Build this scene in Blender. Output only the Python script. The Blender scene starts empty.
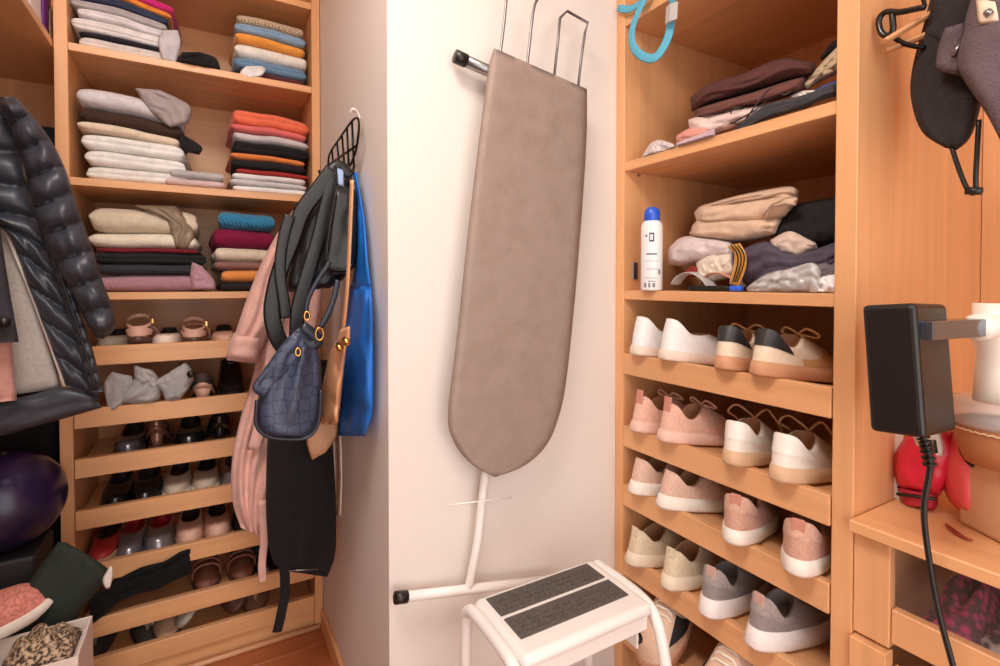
import bpy, bmesh, math, random
from mathutils import Vector, noise, Matrix
rnd = random.Random(7)
PI = math.pi
scene = bpy.context.scene
C = scene.collection
# ---------------------------------------------------------------- camera
FOC, H, CX = 506.0, 1.142, 500.0
ANG, PITCH = math.radians(60.15), math.radians(1.0)
CY = 284 + FOC*math.tan(PITCH)
cd = bpy.data.cameras.new('camera'); cam = bpy.data.objects.new('camera', cd); C.objects.link(cam)
cd.sensor_width = 36; cd.lens = FOC*36/1000; cd.shift_y = -(333-CY)/1000; cd.clip_start = .02
cam.location = (0, 0, H); cam.rotation_euler = (PI/2-PITCH, 0, -(PI/2-ANG))
scene.camera = cam
# ---------------------------------------------------------------- light
w = bpy.data.worlds.new('world'); scene.world = w; w.use_nodes = True
bg = w.node_tree.nodes['Background']; bg.inputs[0].default_value = (1, .97, .95, 1); bg.inputs[1].default_value = 2.1
def area(name, loc, size, power, col, rot=(0, 0, 0)):
    l = bpy.data.lights.new(name, 'AREA'); l.shape = 'DISK'; l.size = size; l.energy = power; l.color = col
    o = bpy.data.objects.new(name, l); C.objects.link(o); o.location = loc; o.rotation_euler = rot
    return o
area('ceiling_lamp_light', (-.2, .35, 2.38), .6, 20, (1, .95, .90))
vs = scene.view_settings
vs.view_transform = 'Standard'; vs.look = 'None'; vs.gamma = 1; vs.use_curve_mapping = False; vs.exposure = 0.36
# ---------------------------------------------------------------- pixel to place
_r = Vector((math.sin(ANG), -math.cos(ANG), 0)); _f = Vector((math.cos(ANG), math.sin(ANG), 0)); _z = Vector((0, 0, 1))
_F = _f*math.cos(PITCH)-_z*math.sin(PITCH); _U = _z*math.cos(PITCH)+_f*math.sin(PITCH)
CAM = Vector((0, 0, H))
def ray(px, py): return _F + _r*((px-CX)/FOC) + _U*((CY-py)/FOC)
def at(px, py, ax, val):
    d = ray(px, py); i = 'xyz'.index(ax)
    return CAM + d*((val-CAM[i])/d[i])
XR, YL = .95, 1.745
YW = at(615.5, 284, 'x', XR).y            # white wall plane
XC = at(388, 284, 'y', YW).x              # hook wall plane
# ---------------------------------------------------------------- materials
def lin(c): return tuple((v/255/12.92 if v/255 <= .04045 else ((v/255+.055)/1.055)**2.4) for v in c)+(1,)
_m = {}
def mat(key, col, rough=.6, kind='plain', scale=60, bump=.15, metal=0, spec=.5, col2=None, alpha=None, trans=0, sheen=0, axis=None):
    if key in _m: return _m[key]
    m = bpy.data.materials.new(key); m.use_nodes = True; nt = m.node_tree; N = nt.nodes; L = nt.links
    b = N['Principled BSDF']; b.inputs['Base Color'].default_value = lin(col); b.inputs['Roughness'].default_value = rough
    b.inputs['Metallic'].default_value = metal; b.inputs['Specular IOR Level'].default_value = spec
    if trans: b.inputs['Transmission Weight'].default_value = trans; b.inputs['IOR'].default_value = 1.15
    if sheen: b.inputs['Sheen Weight'].default_value = sheen
    if alpha is not None: b.inputs['Alpha'].default_value = alpha
    tc = N.new('ShaderNodeTexCoord')
    def ramp(fac, c1, c2, p1=.35, p2=.65):
        r = N.new('ShaderNodeValToRGB'); r.color_ramp.elements[0].color = lin(c1); r.color_ramp.elements[1].color = lin(c2)
        r.color_ramp.elements[0].position = p1; r.color_ramp.elements[1].position = p2
        L.new(fac, r.inputs[0]); L.new(r.outputs[0], b.inputs['Base Color'])
    def bmp(h, s, d=.002):
        bp = N.new('ShaderNodeBump'); bp.inputs['Strength'].default_value = s; bp.inputs['Distance'].default_value = d
        L.new(h, bp.inputs['Height']); L.new(bp.outputs[0], b.inputs['Normal'])
    def nz(sc, det=3, vec=None, dist=0):
        n = N.new('ShaderNodeTexNoise'); n.inputs['Scale'].default_value = sc; n.inputs['Detail'].default_value = det
        n.inputs['Distortion'].default_value = dist
        L.new(vec or tc.outputs['Object'], n.inputs['Vector']); return n.outputs[0]
    if kind == 'wood':
        mp = N.new('ShaderNodeMapping'); g = N.new('ShaderNodeNewGeometry'); L.new(g.outputs['Position'], mp.inputs[0])
        s = [26, 26, 26]; s['xyz'.index(axis)] = 1.3; mp.inputs['Scale'].default_value = s
        f = nz(1.0, 5, mp.outputs[0], .8)
        ramp(f, [v*.94 for v in col], [min(255, v*1.03) for v in col], .3, .7)
        bmp(f, .04, .001)
    elif kind == 'fabric':
        f = nz(scale, 4); g = nz(scale*9, 2)
        a = N.new('ShaderNodeMath'); a.operation = 'ADD'; L.new(f, a.inputs[0]); L.new(g, a.inputs[1])
        c2 = col2 or [v*.92 for v in col]
        ramp(f, c2, col, .3, .6); bmp(a.outputs[0], bump, .006 if scale < 100 else .002)
    elif kind == 'knit':
        wv = N.new('ShaderNodeTexWave'); wv.inputs['Scale'].default_value = scale; wv.inputs['Distortion'].default_value = 2.5
        wv.inputs['Detail Scale'].default_value = 3; wv.bands_direction = 'DIAGONAL'
        L.new(tc.outputs['Object'], wv.inputs[0]); ramp(wv.outputs[0], col2 or [v*.75 for v in col], col, .1, .7); bmp(wv.outputs[0], .6, .003)
    elif kind == 'check':
        ck = N.new('ShaderNodeTexVoronoi'); ck.inputs['Scale'].default_value = scale; ck.feature = 'F1'
        L.new(tc.outputs['Object'], ck.inputs['Vector']); ramp(ck.outputs[0], col, col2, .3, .6); bmp(ck.outputs[0], bump, .003)
    elif kind == 'cells':
        ck = N.new('ShaderNodeTexVoronoi'); ck.inputs['Scale'].default_value = scale; ck.feature = 'DISTANCE_TO_EDGE'; ck.inputs['Randomness'].default_value = .35
        L.new(tc.outputs['Object'], ck.inputs['Vector']); ramp(ck.outputs[0], col, col2, .03, .09); bmp(ck.outputs[0], bump, .004)
    elif kind == 'speck':
        f = nz(scale, 6); ramp(f, col, col2, .42, .58); bmp(f, bump, .003)
    elif kind == 'paint':
        f = nz(2.2, 4); ramp(f, [v*.985 for v in col], col, .3, .7); g = nz(220, 2); bmp(g, .05, .0008)
    _m[key] = m; return m
def fab(col, kind='fabric', **k):
    return mat('%s_%d_%d_%d_%s' % (kind, *[int(v) for v in col], '_'.join(str(v) for v in k.values())), col, .9, kind, **({'scale': 38, 'bump': .45, 'sheen': .22 if sum(col) > 330 else .03, 'spec': .25} | k))
WCOL = (226, 168, 117)
WX = mat('maple_along_x', WCOL, .38, 'wood', axis='x'); WY = mat('maple_along_y', WCOL, .38, 'wood', axis='y'); WZ = mat('maple_upright', WCOL, .38, 'wood', axis='z')
WALL = mat('white_paint', (228, 217, 208), .8, 'paint')
BLACKM = mat('black_metal', (22, 20, 20), .35, metal=.6)
STEEL = mat('grey_steel', (150, 148, 148), .3, metal=.9)
GOLD = mat('gold_metal', (222, 172, 96), .25, metal=1)
WHITEM = mat('white_enamel', (236, 230, 224), .3)
BLACKP = mat('black_plastic', (26, 22, 21), .38)
# ---------------------------------------------------------------- mesh helpers
class MB:
    def __init__(s): s.v = []; s.f = []
    def add(s, vs, fs):
        o = len(s.v); s.v += [Vector(p) for p in vs]; s.f += [[i+o for i in f] for f in fs]; return s
    def box(s, a, b):
        x0, y0, z0 = a; x1, y1, z1 = b
        return s.add([(x0,y0,z0),(x1,y0,z0),(x1,y1,z0),(x0,y1,z0),(x0,y0,z1),(x1,y0,z1),(x1,y1,z1),(x0,y1,z1)],
                     [(0,3,2,1),(4,5,6,7),(0,1,5,4),(1,2,6,5),(2,3,7,6),(3,0,4,7)])
    def grid(s, fn, nu, nv, cu=False, cv=False):
        vs = []; fs = []
        au = nu if cu else nu+1; av = nv if cv else nv+1
        for j in range(av):
            for i in range(au): vs.append(fn(i/nu, j/nv))
        for j in range(nv):
            for i in range(nu):
                a = j*au+i; b = j*au+(i+1) % au; c = ((j+1) % av)*au+(i+1) % au; d = ((j+1) % av)*au+i
                fs.append((a, b, c, d))
        return s.add(vs, fs)
    def loft(s, rings, cap=True):
        n = len(rings[0]); vs = [p for r in rings for p in r]; fs = []
        for j in range(len(rings)-1):
            for i in range(n): fs.append((j*n+i, j*n+(i+1) % n, (j+1)*n+(i+1) % n, (j+1)*n+i))
        if cap: fs.append(tuple(range(n-1, -1, -1))); fs.append(tuple((len(rings)-1)*n+i for i in range(n)))
        return s.add(vs, fs)
    def tube(s, pts, r, n=8, flat=None, closed=False):
        pts = [Vector(p) for p in pts]; rings = []; m = len(pts); up = None
        for i, p in enumerate(pts):
            if closed: t = pts[(i+1) % m]-pts[i-1]
            else: t = pts[min(i+1, m-1)]-pts[max(i-1, 0)]
            t.normalize()
            if up is None:
                up = Vector((0, 0, 1)) if abs(t.z) < .9 else Vector((0, 1, 0))
                if flat: up = Vector(flat[2]) if len(flat) > 2 else up
            a = t.cross(up)
            if a.length < 1e-4: a = t.orthogonal()
            a.normalize(); bb = a.cross(t).normalized(); up = bb
            rr = r[i] if isinstance(r, (list, tuple)) else r
            ra, rb = (flat[0], flat[1]) if flat else (rr, rr)
            rings.append([p+a*(ra*math.cos(2*PI*k/n))+bb*(rb*math.sin(2*PI*k/n)) for k in range(n)])
        if closed: rings.append(rings[0])
        return s.loft(rings, not closed)
    def xf(s, M): s.v = [M @ p for p in s.v]; return s
    def build(s, name, m, parent=None, origin=None, smooth=True, bevel=0, sub=0, seg=2):
        o = Vector(origin) if origin is not None else Vector((0, 0, 0))
        me = bpy.data.meshes.new(name); me.from_pydata([tuple(p-o) for p in s.v], [], s.f); me.validate()
        bm = bmesh.new(); bm.from_mesh(me); bmesh.ops.remove_doubles(bm, verts=bm.verts, dist=1e-5)
        bmesh.ops.recalc_face_normals(bm, faces=bm.faces); bm.to_mesh(me); bm.free()
        if smooth:
            for p in me.polygons: p.use_smooth = True
            if smooth == 'auto': me.set_sharp_from_angle(angle=math.radians(38))
        me.materials.append(m); ob = bpy.data.objects.new(name, me); C.objects.link(ob)
        if parent: ob.parent = parent
        else: ob.location = o
        if bevel: b = ob.modifiers.new('b', 'BEVEL'); b.width = bevel; b.segments = seg; b.limit_method = 'ANGLE'
        if sub: b = ob.modifiers.new('s', 'SUBSURF'); b.levels = b.render_levels = sub
        return ob
def tag(o, label, cat, group=None):
    o['label'] = label; o['category'] = cat
    if group: o['group'] = group
    return o
def thing(name, label, cat, loc=(0, 0, 0), rot=(0, 0, 0), group=None):
    o = bpy.data.objects.new(name, None); C.objects.link(o); o.location = loc; o.rotation_euler = rot; o.empty_display_size = .03
    return tag(o, label, cat, group)
def struct(o): o['kind'] = 'structure'; return o
def bx(name, a, b, m, parent=None, origin=None, bevel=.0012): return MB().box(a, b).build(name, m, parent, origin, False, bevel, 0, 1)
def beam(p0, p1, w, h, up=(0, 0, 1)):
    p0, p1 = Vector(p0), Vector(p1); t = (p1-p0).normalized(); a = t.cross(Vector(up)).normalized()*w/2; b = a.cross(t).normalized()*h/2
    return MB().loft([[p+a+b, p-a+b, p-a-b, p+a-b] for p in (p0, p1)])
def smooth_path(pts, n=8):
    P = [Vector(p) for p in pts]; out = []
    for i in range(len(P)-1):
        p0 = P[max(i-1, 0)]; p1 = P[i]; p2 = P[i+1]; p3 = P[min(i+2, len(P)-1)]
        for k in range(n):
            t = k/n; out.append(.5*((2*p1)+(p2-p0)*t+(2*p0-5*p1+4*p2-p3)*t*t+(3*p1-p0-3*p2+p3)*t**3))
    return out+[P[-1]]
def nz3(x, y, z, s=1): return noise.noise(Vector((x*s, y*s, z*s)))
# ================================================================ the room
fl = struct(bx('floor', (-1.4, -1.2, -.05), (1.75, 2.2, -.008), mat('floor_bed', (90, 50, 30), .7)))
FLOORM = mat('laminate', (176, 100, 58), .3, 'wood', axis='x')
pl = None
for i in range(26):
    x0 = -1.4 + (.35 if i % 2 else 0)
    for j, (a, b) in enumerate(((-1.4, x0+.9), (x0+.9, 1.75))):
        y = -1.2+i*.13
        bx('plank', (a+.0008, y+.0008, -.008), (b-.0008, y+.1292, 0), FLOORM, fl, None, .0015)
struct(bx('wall_back', (XC, YW, 0), (1.6, YW+.06, 2.5), WALL, bevel=0))
struct(bx('wall_side', (XC, YW+.06, 0), (XC+.06, 2.2, 2.5), WALL, bevel=0))
struct(bx('wall_far', (-1.4, 2.12, 0), (XC, 2.2, 2.5), WALL, bevel=0))
struct(bx('wall_right', (1.52, -1.2, 0), (1.6, YW, 2.5), WALL, bevel=0))
struct(bx('wall_left', (-1.4, -1.2, 0), (-1.32, 2.12, 2.5), WALL, bevel=0))
struct(bx('ceiling', (-1.4, -1.2, 2.5), (1.75, 2.2, 2.55), WALL, bevel=0))
struct(bx('baseboard_side', (XC-.012, YW+.01, 0), (XC, YL-.012, .065), WY, bevel=.003))
o = MB().tube([(-.35, YL-.006, .007), (XC-.014, YL-.006, .007)], .008, 10).build('trim_1', mat('trim_wood', (214, 158, 118), .4)); struct(o)
cl = thing('ceiling_lamp', 'round flat white ceiling lamp above the walk-in closet', 'lamp', (-.2, .35, 2.4))
MB().loft([[(math.cos(a)*r, math.sin(a)*r, z) for a in [k*PI/16 for k in range(32)]] for r, z in ((.31, .02), (.31, .1), (.2, .1))]).build('housing', WHITEM, cl)
# ================================================================ left shelf unit (faces -y)
YB = 2.085
def zl(px, py): return at(px, py, 'y', YL).z
XL0, XL1 = at(57, 284, 'y', YL).x, at(71, 284, 'y', YL).x
XL2, XL3 = at(313, 284, 'y', YL).x, XC-.002
lu = thing('shelf_unit', 'tall maple shelf unit with folded clothes above shoe trays beside the hook wall', 'shelving', (0, YL, 0))
O = (0, YL, 0)
bx('side_panel', (XL0, YL, 0), (XL1, YB, 2.4), WZ, lu, O); bx('side_panel', (XL2, YL, 0), (XL3, YB, 2.4), WZ, lu, O)
bx('back_panel', (XL1, YB, 0), (XL2, YB+.01, 2.4), WX, lu, O)
LS = [zl(312, 3), zl(312, 86.5), zl(73, 176.7), zl(170, 292)]            # tops of the four fixed shelves, from the top one down
for z in LS: bx('shelf', (XL1, YL+.002, z-.021), (XL2, YB, z), WX, lu, O)
LT = [zl(231, 340), zl(200, 398), zl(232, 438.8), zl(232, 484.8), zl(252, 530), zl(276, 572), zl(313, 596)]
for i, z in enumerate(LT):
    t = bx('shoe_tray', (XL1+.004, YL+.018, z-.042), (XL2-.004, YB-.01, z-.03), WX, lu, O)
    bx('tray_front', (XL1+.002, YL-.002, z-.052), (XL2-.002, YL+.018, z), WX, t, O)
bx('plinth', (XL1, YL+.012, 0), (XL2, YL+.03, LT[-1]-.056), WX, lu, O)
# left wardrobe in the corner (front faces +x)
lw = thing('wardrobe', 'open maple corner wardrobe with a high shelf above hanging jackets', 'wardrobe', (XL0, 1, 0))
O2 = (XL0, 1, 0)
ZS = LS[1]
bx('shelf', (-1.3, .1, ZS-.021), (XL0-.002, YB, ZS), WY, lw, O2)
bx('back_panel', (-1.3, YB, 0), (XL0, YB+.01, 2.4), WZ, lw, O2)
MB().tube([(-.62, .12, ZS-.09), (-.62, YB, ZS-.09)], .013, 12).build('rail', STEEL, lw, O2)
bx('side_panel', (-1.31, .08, 0), (XL0, .1, 2.4), WZ, lw, O2)
# ================================================================ right shelf unit (faces -x)
def zr(px, py): return at(px, py, 'x', XR).z
YR0 = at(623.5, 284, 'x', XR).y; YR1 = at(834, 284, 'x', XR).y; YR2 = at(856, 284, 'x', XR).y
XB = 1.48
ru = thing('shelf_unit', 'open maple shelf unit with rows of sneakers on slanted trays beside the ironing board', 'shelving', (XR, .8, 0))
O = (XR, .8, 0)
bx('side_panel', (XR, YR0, 0), (XB, YW-.001, 2.4), WZ, ru, O); bx('side_panel', (XR, YR2, 0), (XB, YR1, 2.4), WZ, ru, O)
bx('back_panel', (XB, YR2, 0), (XB+.01, YR0, 2.4), WZ, ru, O)
RS = [zr(625, 17), zr(730, 131), zr(730, 292)]
for z in RS: bx('shelf', (XR+.002, YR1, z-.024), (XB, YR0, z), WY, ru, O)
RT = [zr(624, 353), zr(623, 425), zr(623, 484), zr(623, 553), zr(623, 622)]
SL = math.radians(7)
for z in RT:
    m = MB().box((.016, YR1+.003, -.014), (.40, YR0-.003, -.004)).xf(Matrix.Rotation(SL, 4, 'Y')); m.xf(Matrix.Translation((XR, 0, z)))
    t = m.build('shoe_tray', WY, ru, O, False)
    MB().box((XR-.002, YR1+.002, z-.055), (XR+.016, YR0-.002, z)).build('tray_front', WY, t, O, False, .0015, 0, 1)
for zz in (RS[1]-.03,):
    for xx in (XR+.05, XB-.06): MB().tube([(xx, YR0, zz), (xx, YR0-.008, zz)], .003, 6).build('shelf_pin', STEEL, ru, O)
# bay with the drawer chest to the right
rb = thing('wardrobe', 'open maple wardrobe bay with hanging caps above the drawer chest', 'wardrobe', (XR, 0, 0))
O = (XR, 0, 0)
bx('back_panel', (XB, -.7, 0), (XB+.01, YR2-.001, 2.4), WZ, rb, O)
bx('side_panel', (XR, -.72, 0), (XB, -.7, 2.4), WZ, rb, O)
ZRAIL = at(900, -40, 'x', 1.13).z
MB().tube([(1.13, -.7, ZRAIL), (1.13, YR2-.001, ZRAIL)], .012, 12).build('rail', STEEL, rb, O)
# ================================================================ builders for the contents
def spow(v, e): return math.copysign(abs(v)**e, v)
def garment_mesh(W, D, T, folds=2, seed=0, warp=None, n=18, wrinkle=.004):
    """a folded garment: front fold at y=0, depth D, thickness T, rounded stacked folds on the front and side edges"""
    nf = 6*folds; prof = []
    for k in range(nf+1):                                     # front edge from bottom to top
        z = k/nf; r = T*.42*(1-math.sqrt(max(0, 1-(2*z-1)**2)))
        cr = min(.006, T*.22)*(1-abs(math.sin(PI*folds*z))**.45)
        prof.append((r+cr, z*T))
    ny = 7
    top = [(T*.42+(D-T*.42)*k/ny, T) for k in range(1, ny)]
    back = [(D-T*.3*(1-math.sqrt(max(0, 1-(2*z-1)**2))), z*T) for z in (1, .75, .5, .25, 0)]
    bot = [(T*.42+(D-T*.42)*(ny-k)/ny, 0) for k in range(1, ny)]
    loop = prof+top+back+bot; m = MB(); rings = []
    for i in range(n+1):
        u = -1+2*i/n; u = math.copysign(1-(1-abs(u))**1.35, u)
        e = (max(0, 1-abs(u)**9))**.5; e = .42+.58*e
        ring = []
        for (y, z) in loop:
            zz = T/2+(z-T/2)*e; yy = D/2+(y-D/2)*(.93+.07*e)
            x = u*W/2
            x += .006*nz3(yy*9, zz*60, seed*3.1)*(abs(u)**3)
            yy += wrinkle*nz3(x*14, zz*20, seed*5.7)
            zz += (wrinkle*.7*nz3(x*11, yy*11, seed*1.3))*min(1, z/T*1.0)
            if warp: zz += warp(x, yy)
            ring.append((x, yy, zz))
        rings.append(ring)
    return m.loft(rings)
def stack(px0, px1, yf, z0, items, depth=.27, group=None, lean=0, ax='y', seed=1, sag=.0):
    """items from the bottom up: (pixel thickness, colour, label, kwargs)"""
    r = random.Random(seed); p0 = at(px0, 250, ax, yf); p1 = at(px1, 250, ax, yf)
    mid = (p0+p1)/2; W = (p1-p0).length; t = (mid-CAM).dot(_F); z = z0+.0008
    out = []
    for k, (dp, col, label, kw) in enumerate(items):
        T = dp*t/FOC*.97; w = W*(kw.get('w', 1)+r.uniform(-.07, .03)); dx = kw.get('dx', r.uniform(-.006, .006)); d = depth*r.uniform(.9, 1)
        mt = kw.get('mat') or fab(col, kw.get('kind', 'fabric'), **kw.get('mk', {}))
        sg = sag*(z-z0)
        A = min(.010, .07*(z-z0)+.001)
        wf = (lambda A, sg: lambda x, y: A*nz3(x*6/1, y*3, seed*2.3)-sg*max(0, x/W))(A, sg)
        m = garment_mesh(w, d, T*.985, kw.get('folds', 2), seed*10+k, wf)
        o = m.build(kw.get('name', 'folded_garment'), mt, None, None, True)
        if ax == 'y': o.location = (mid.x+dx, yf+kw.get('dy', r.uniform(0, .008)), z); o.rotation_euler = (0, 0, r.uniform(-.06, .06))
        else: o.location = (yf+kw.get('dy', r.uniform(0, .008)), mid.y+dx, z); o.rotation_euler = (0, 0, -PI/2+r.uniform(-.03, .03))
        tag(o, label, kw.get('cat', 'clothes'), group); z += T; out.append(o)
    return out
def resample(P, n):
    d = [0]
    for i in range(1, len(P)): d.append(d[-1]+math.hypot(P[i][0]-P[i-1][0], P[i][1]-P[i-1][1]))
    out = []
    for k in range(n+1):
        s = d[-1]*k/n; i = 1
        while i < len(P)-1 and d[i] < s: i += 1
        f = (s-d[i-1])/max(1e-9, d[i]-d[i-1]); f = min(1, max(0, f))
        out.append((P[i-1][0]+(P[i][0]-P[i-1][0])*f, P[i-1][1]+(P[i][1]-P[i-1][1])*f))
    return out
def sheet(L, R, ax, val, thick, nu=14, nv=30, fn=None, zmin=None, back=.6, pe=4, ends=.12, tilt=0, val_r=None, xmax=None, round_path=True):
    """a solid cushion-like body: left and right outlines (pixels, top to bottom) lie on the plane ax=val; it swells by thick to the front"""
    if round_path:
        L = [tuple(p)[:2] for p in smooth_path([(a, b, 0) for a, b in L], 6)]; R = [tuple(p)[:2] for p in smooth_path([(a, b, 0) for a, b in R], 6)]
    L = resample(L, nv); R = resample(R, nv); i = 'xyz'.index(ax)
    m = MB()
    def pt(u, v, side):
        j = min(nv, max(0, round(v*nv))); l, r = L[j], R[j]
        px, py = l[0]+(r[0]-l[0])*u, l[1]+(r[1]-l[1])*u
        vv = val if val_r is None else val+(val_r-val)*u
        p = at(px, py, ax, vv+tilt*(v-.5))
        pu = max(0, 1-abs(2*u-1)**pe)**.5
        pv = 1 if not ends else min(1, math.sqrt(max(0, 1-(1-min(1, min(v, 1-v)/ends))**2)))
        d = thick*pu*pv
        if fn and side > 0: d += fn(u, v)*min(1, pu*1.5)*min(1, pv+.15)
        # move along the sight line for the front so the outline stays as it is
        q = p.copy()
        q = CAM+(p-CAM)*(1-d/abs(p[i]-CAM[i]) if side > 0 else 1+d*back/abs(p[i]-CAM[i]))
        if zmin is not None and q.z < zmin: q.z = zmin
        if xmax is not None and q.x > xmax: q.x = xmax
        return q
    m.grid(lambda u, v: pt(u, v, 1), nu, nv); m.grid(lambda u, v: pt(1-u, v, -1), nu, nv)
    # close the rim
    rim = [(0, j/nv) for j in range(nv+1)], [(1, j/nv) for j in range(nv+1)], [(i/nu, 0) for i in range(nu+1)], [(i/nu, 1) for i in range(nu+1)]
    for line in rim:
        a = [pt(u, v, 1) for u, v in line]; b = [pt(u, v, -1) for u, v in line]; n = len(a)
        m.add(a+b, [(k, k+1, n+k+1, n+k) for k in range(n-1)])
    return m
def rib(n, a, sharp=.5, phase=0): return lambda u, v: a*(abs(math.sin(PI*(n*v+phase)))**sharp-1)
def folds_fn(n, a, seed, slant=0, wob=.15):
    return lambda u, v: a*math.sin(2*PI*(n*(u+slant*v)+wob*6*nz3(u*2, v*3, seed)))+a*.6*nz3(u*4, v*3, seed+9)
def crumple(a, seed, s=4): return lambda u, v: a*(nz3(u*s, v*s, seed)+.6*nz3(u*s*2.3, v*s*2.3, seed+4)+.5*abs(nz3(u*s*1.4, v*s*1.7, seed+8)))
def place(mb, name, m, label, cat, group=None, sub=0):
    """build as a top-level thing with its origin at the middle of its base"""
    lo = Vector((min(p.x for p in mb.v), min(p.y for p in mb.v), min(p.z for p in mb.v))); hi = Vector((max(p.x for p in mb.v), max(p.y for p in mb.v), 0))
    o = mb.build(name, m, None, ((lo.x+hi.x)/2, (lo.y+hi.y)/2, lo.z), True, 0, sub)
    return tag(o, label, cat, group)
# ---------------------------------------------------------------- shoes: heel at y=0, toe at +y, ground z=0
NT = 40
def outline(th, L, W):
    # th: 0 at the toe, pi at the heel
    c, s = math.cos(th), math.sin(th)
    y = L*(.5+.5*spow(c, .86)); f = y/L
    hw = W/2*(.74+.26*math.sin(min(1, f/.72)*PI/2)**1.2 if f < .72 else 1)
    hw *= 1-.06*math.sin(max(0, min(1, (f-.25)/.3))*PI)
    return Vector((hw*spow(s, .74), y, 0))
def shoe_parts(par, L=.265, W=.092, sole=.028, heel_h=.092, side_h=.062, tongue_h=.088, toe_h=.048, op=(.015, .40), colw=.062,
               m_up=None, m_sole=None, m_lin=None, m_heel=None, m_lace=None, m_tab=None, m_mid=None, laces=True, lift=0, flare=.004, heel_t=(.42, 1), block=None, loose=False, m_panel=None, tab_up=.004):
    def lz(y): f = y/L; return lift*(max(0, 1-f/.62))**1.6
    base = lambda th, g=0: outline(th, L, W)
    def collar(th):
        c, s = math.cos(th), math.sin(th); y0, y1 = op[0]*L/.27*.27, op[1]*L
        y0 = op[0]; y = (y0+y1)/2+(y1-y0)/2*c; x = colw/2*spow(s, .8)
        f = (c+1)/2
        sm = lambda q: q*q*(3-2*q)
        z = heel_h+(side_h-heel_h)*sm(min(1, f/.42)) if f < .55 else side_h+(tongue_h-side_h)*sm((f-.55)/.45)
        return Vector((x, y, z))
    def up(th, t, off=0):
        b = base(th); k = collar(th); fr = max(0, math.cos(th)); fr = fr**.7
        b = Vector((b.x*.97, L/2+(b.y-L/2)*.985, sole*.75))
        bul = 1-(1-t)**2
        h1 = t**1.25*(.35)+t*.65 if fr < .01 else t
        # heel and sides: nearly upright, a little bulge; toe: box then slope
        side_x = b.x+(k.x-b.x)*(t**2.0); side_y = b.y+(k.y-b.y)*(t**1.8)
        side_z = b.z+(k.z-b.z)*(t**.9)
        tx = b.x+(k.x-b.x)*t; ty = b.y+(k.y-b.y)*t
        tt = min(1, t/.28); tz = b.z+(toe_h-b.z)*math.sqrt(max(0, 1-(1-tt)**2)) if t < .28 else toe_h+(k.z-toe_h)*((t-.28)/.72)**1.15
        p = Vector((side_x, side_y, side_z)).lerp(Vector((tx, ty, tz)), fr)
        cen = Vector((0, (k.y+b.y)/2*.5+L*.2, p.z)); n = (p-cen); n.z = .25*n.length if t > .5 else 0; n.normalize()
        p = p+n*off; p.z += lz(p.y); return p
    nt = 10
    ms = MB(); rings = []
    for z, g in ((0, -.004), (.004, 0), (sole*.55, .001), (sole*.95, 0), (sole, -.004)):
        ring = []
        for k in range(NT):
            b = base(2*PI*k/NT); d = Vector((b.x, b.y-L/2, 0)).normalized(); p = b+d*(g+flare*(1-z/sole))
            zz = z+(0 if not z else .006*max(0, .25-b.y/L))+ .012*max(0, b.y/L-.85)/.15*(1-z/sole); zz += lz(b.y)
            ring.append((p.x, p.y, zz))
        rings.append(ring)
    ms.loft(rings); ms.build('sole', m_sole, par)
    if m_mid:
        r2 = []
        for zf, g in ((.28, .0012), (.30, .0026), (.42, .0026), (.44, .0012)):
            ring = []
            for k in range(NT):
                b = base(2*PI*k/NT); d = Vector((b.x, b.y-L/2, 0)).normalized(); p = b+d*(g+flare*(1-zf)); ring.append((p.x, p.y, sole*zf+.006*max(0, .25-b.y/L)+lz(b.y)))
            r2.append(ring)
        MB().loft(r2, False).build('sole_stripe', m_mid, par)
    mu = MB(); mu.grid(lambda u, v: up(2*PI*u, v), NT, nt, True)
    mu.grid(lambda u, v: (lambda p, q: p.lerp(q, v))(up(2*PI*u, 1), up(2*PI*u, 1)+Vector((0, .004, -.002))-Vector((collar(2*PI*u).x*.16, 0, 0))), NT, 2, True)
    U = mu.build('upper', m_up, par)
    def inner(u, v):
        a = up(2*PI*u, 1); a.x *= .86; b = base(2*PI*u); b = Vector((b.x*.6, op[0]+.012+(b.y/L)*(op[1]*L-op[0]+.03), sole+.004)); b.z += lz(b.y)
        return a.lerp(b, v)
    ml = MB(); ml.grid(inner, NT, 4, True); ml.add([inner(k/NT, 1) for k in range(NT)], [tuple(range(NT))]); ml.build('lining', m_lin or m_up, par)
    if m_heel:
        a0 = 1.15
        MB().grid(lambda u, v: up(PI-a0+2*a0*u, heel_t[0]+(heel_t[1]-heel_t[0])*v, .0016), 16, 5).build('heel_counter', m_heel, par)
    if m_panel:
        for sg in (1, -1):
            MB().grid(lambda u, v: up(sg*(.75+1.1*u), .12+.5*v*(1-.4*u), .0014), 10, 4).build('side_panel', m_panel, par)
    if m_tab:
        y = up(PI, 1); z = y.z
        MB().box((-.011, y.y-.0065, z-.022), (.011, y.y-.001, z+tab_up)).build('heel_tab', m_tab, par, None, False, .0025)
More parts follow.
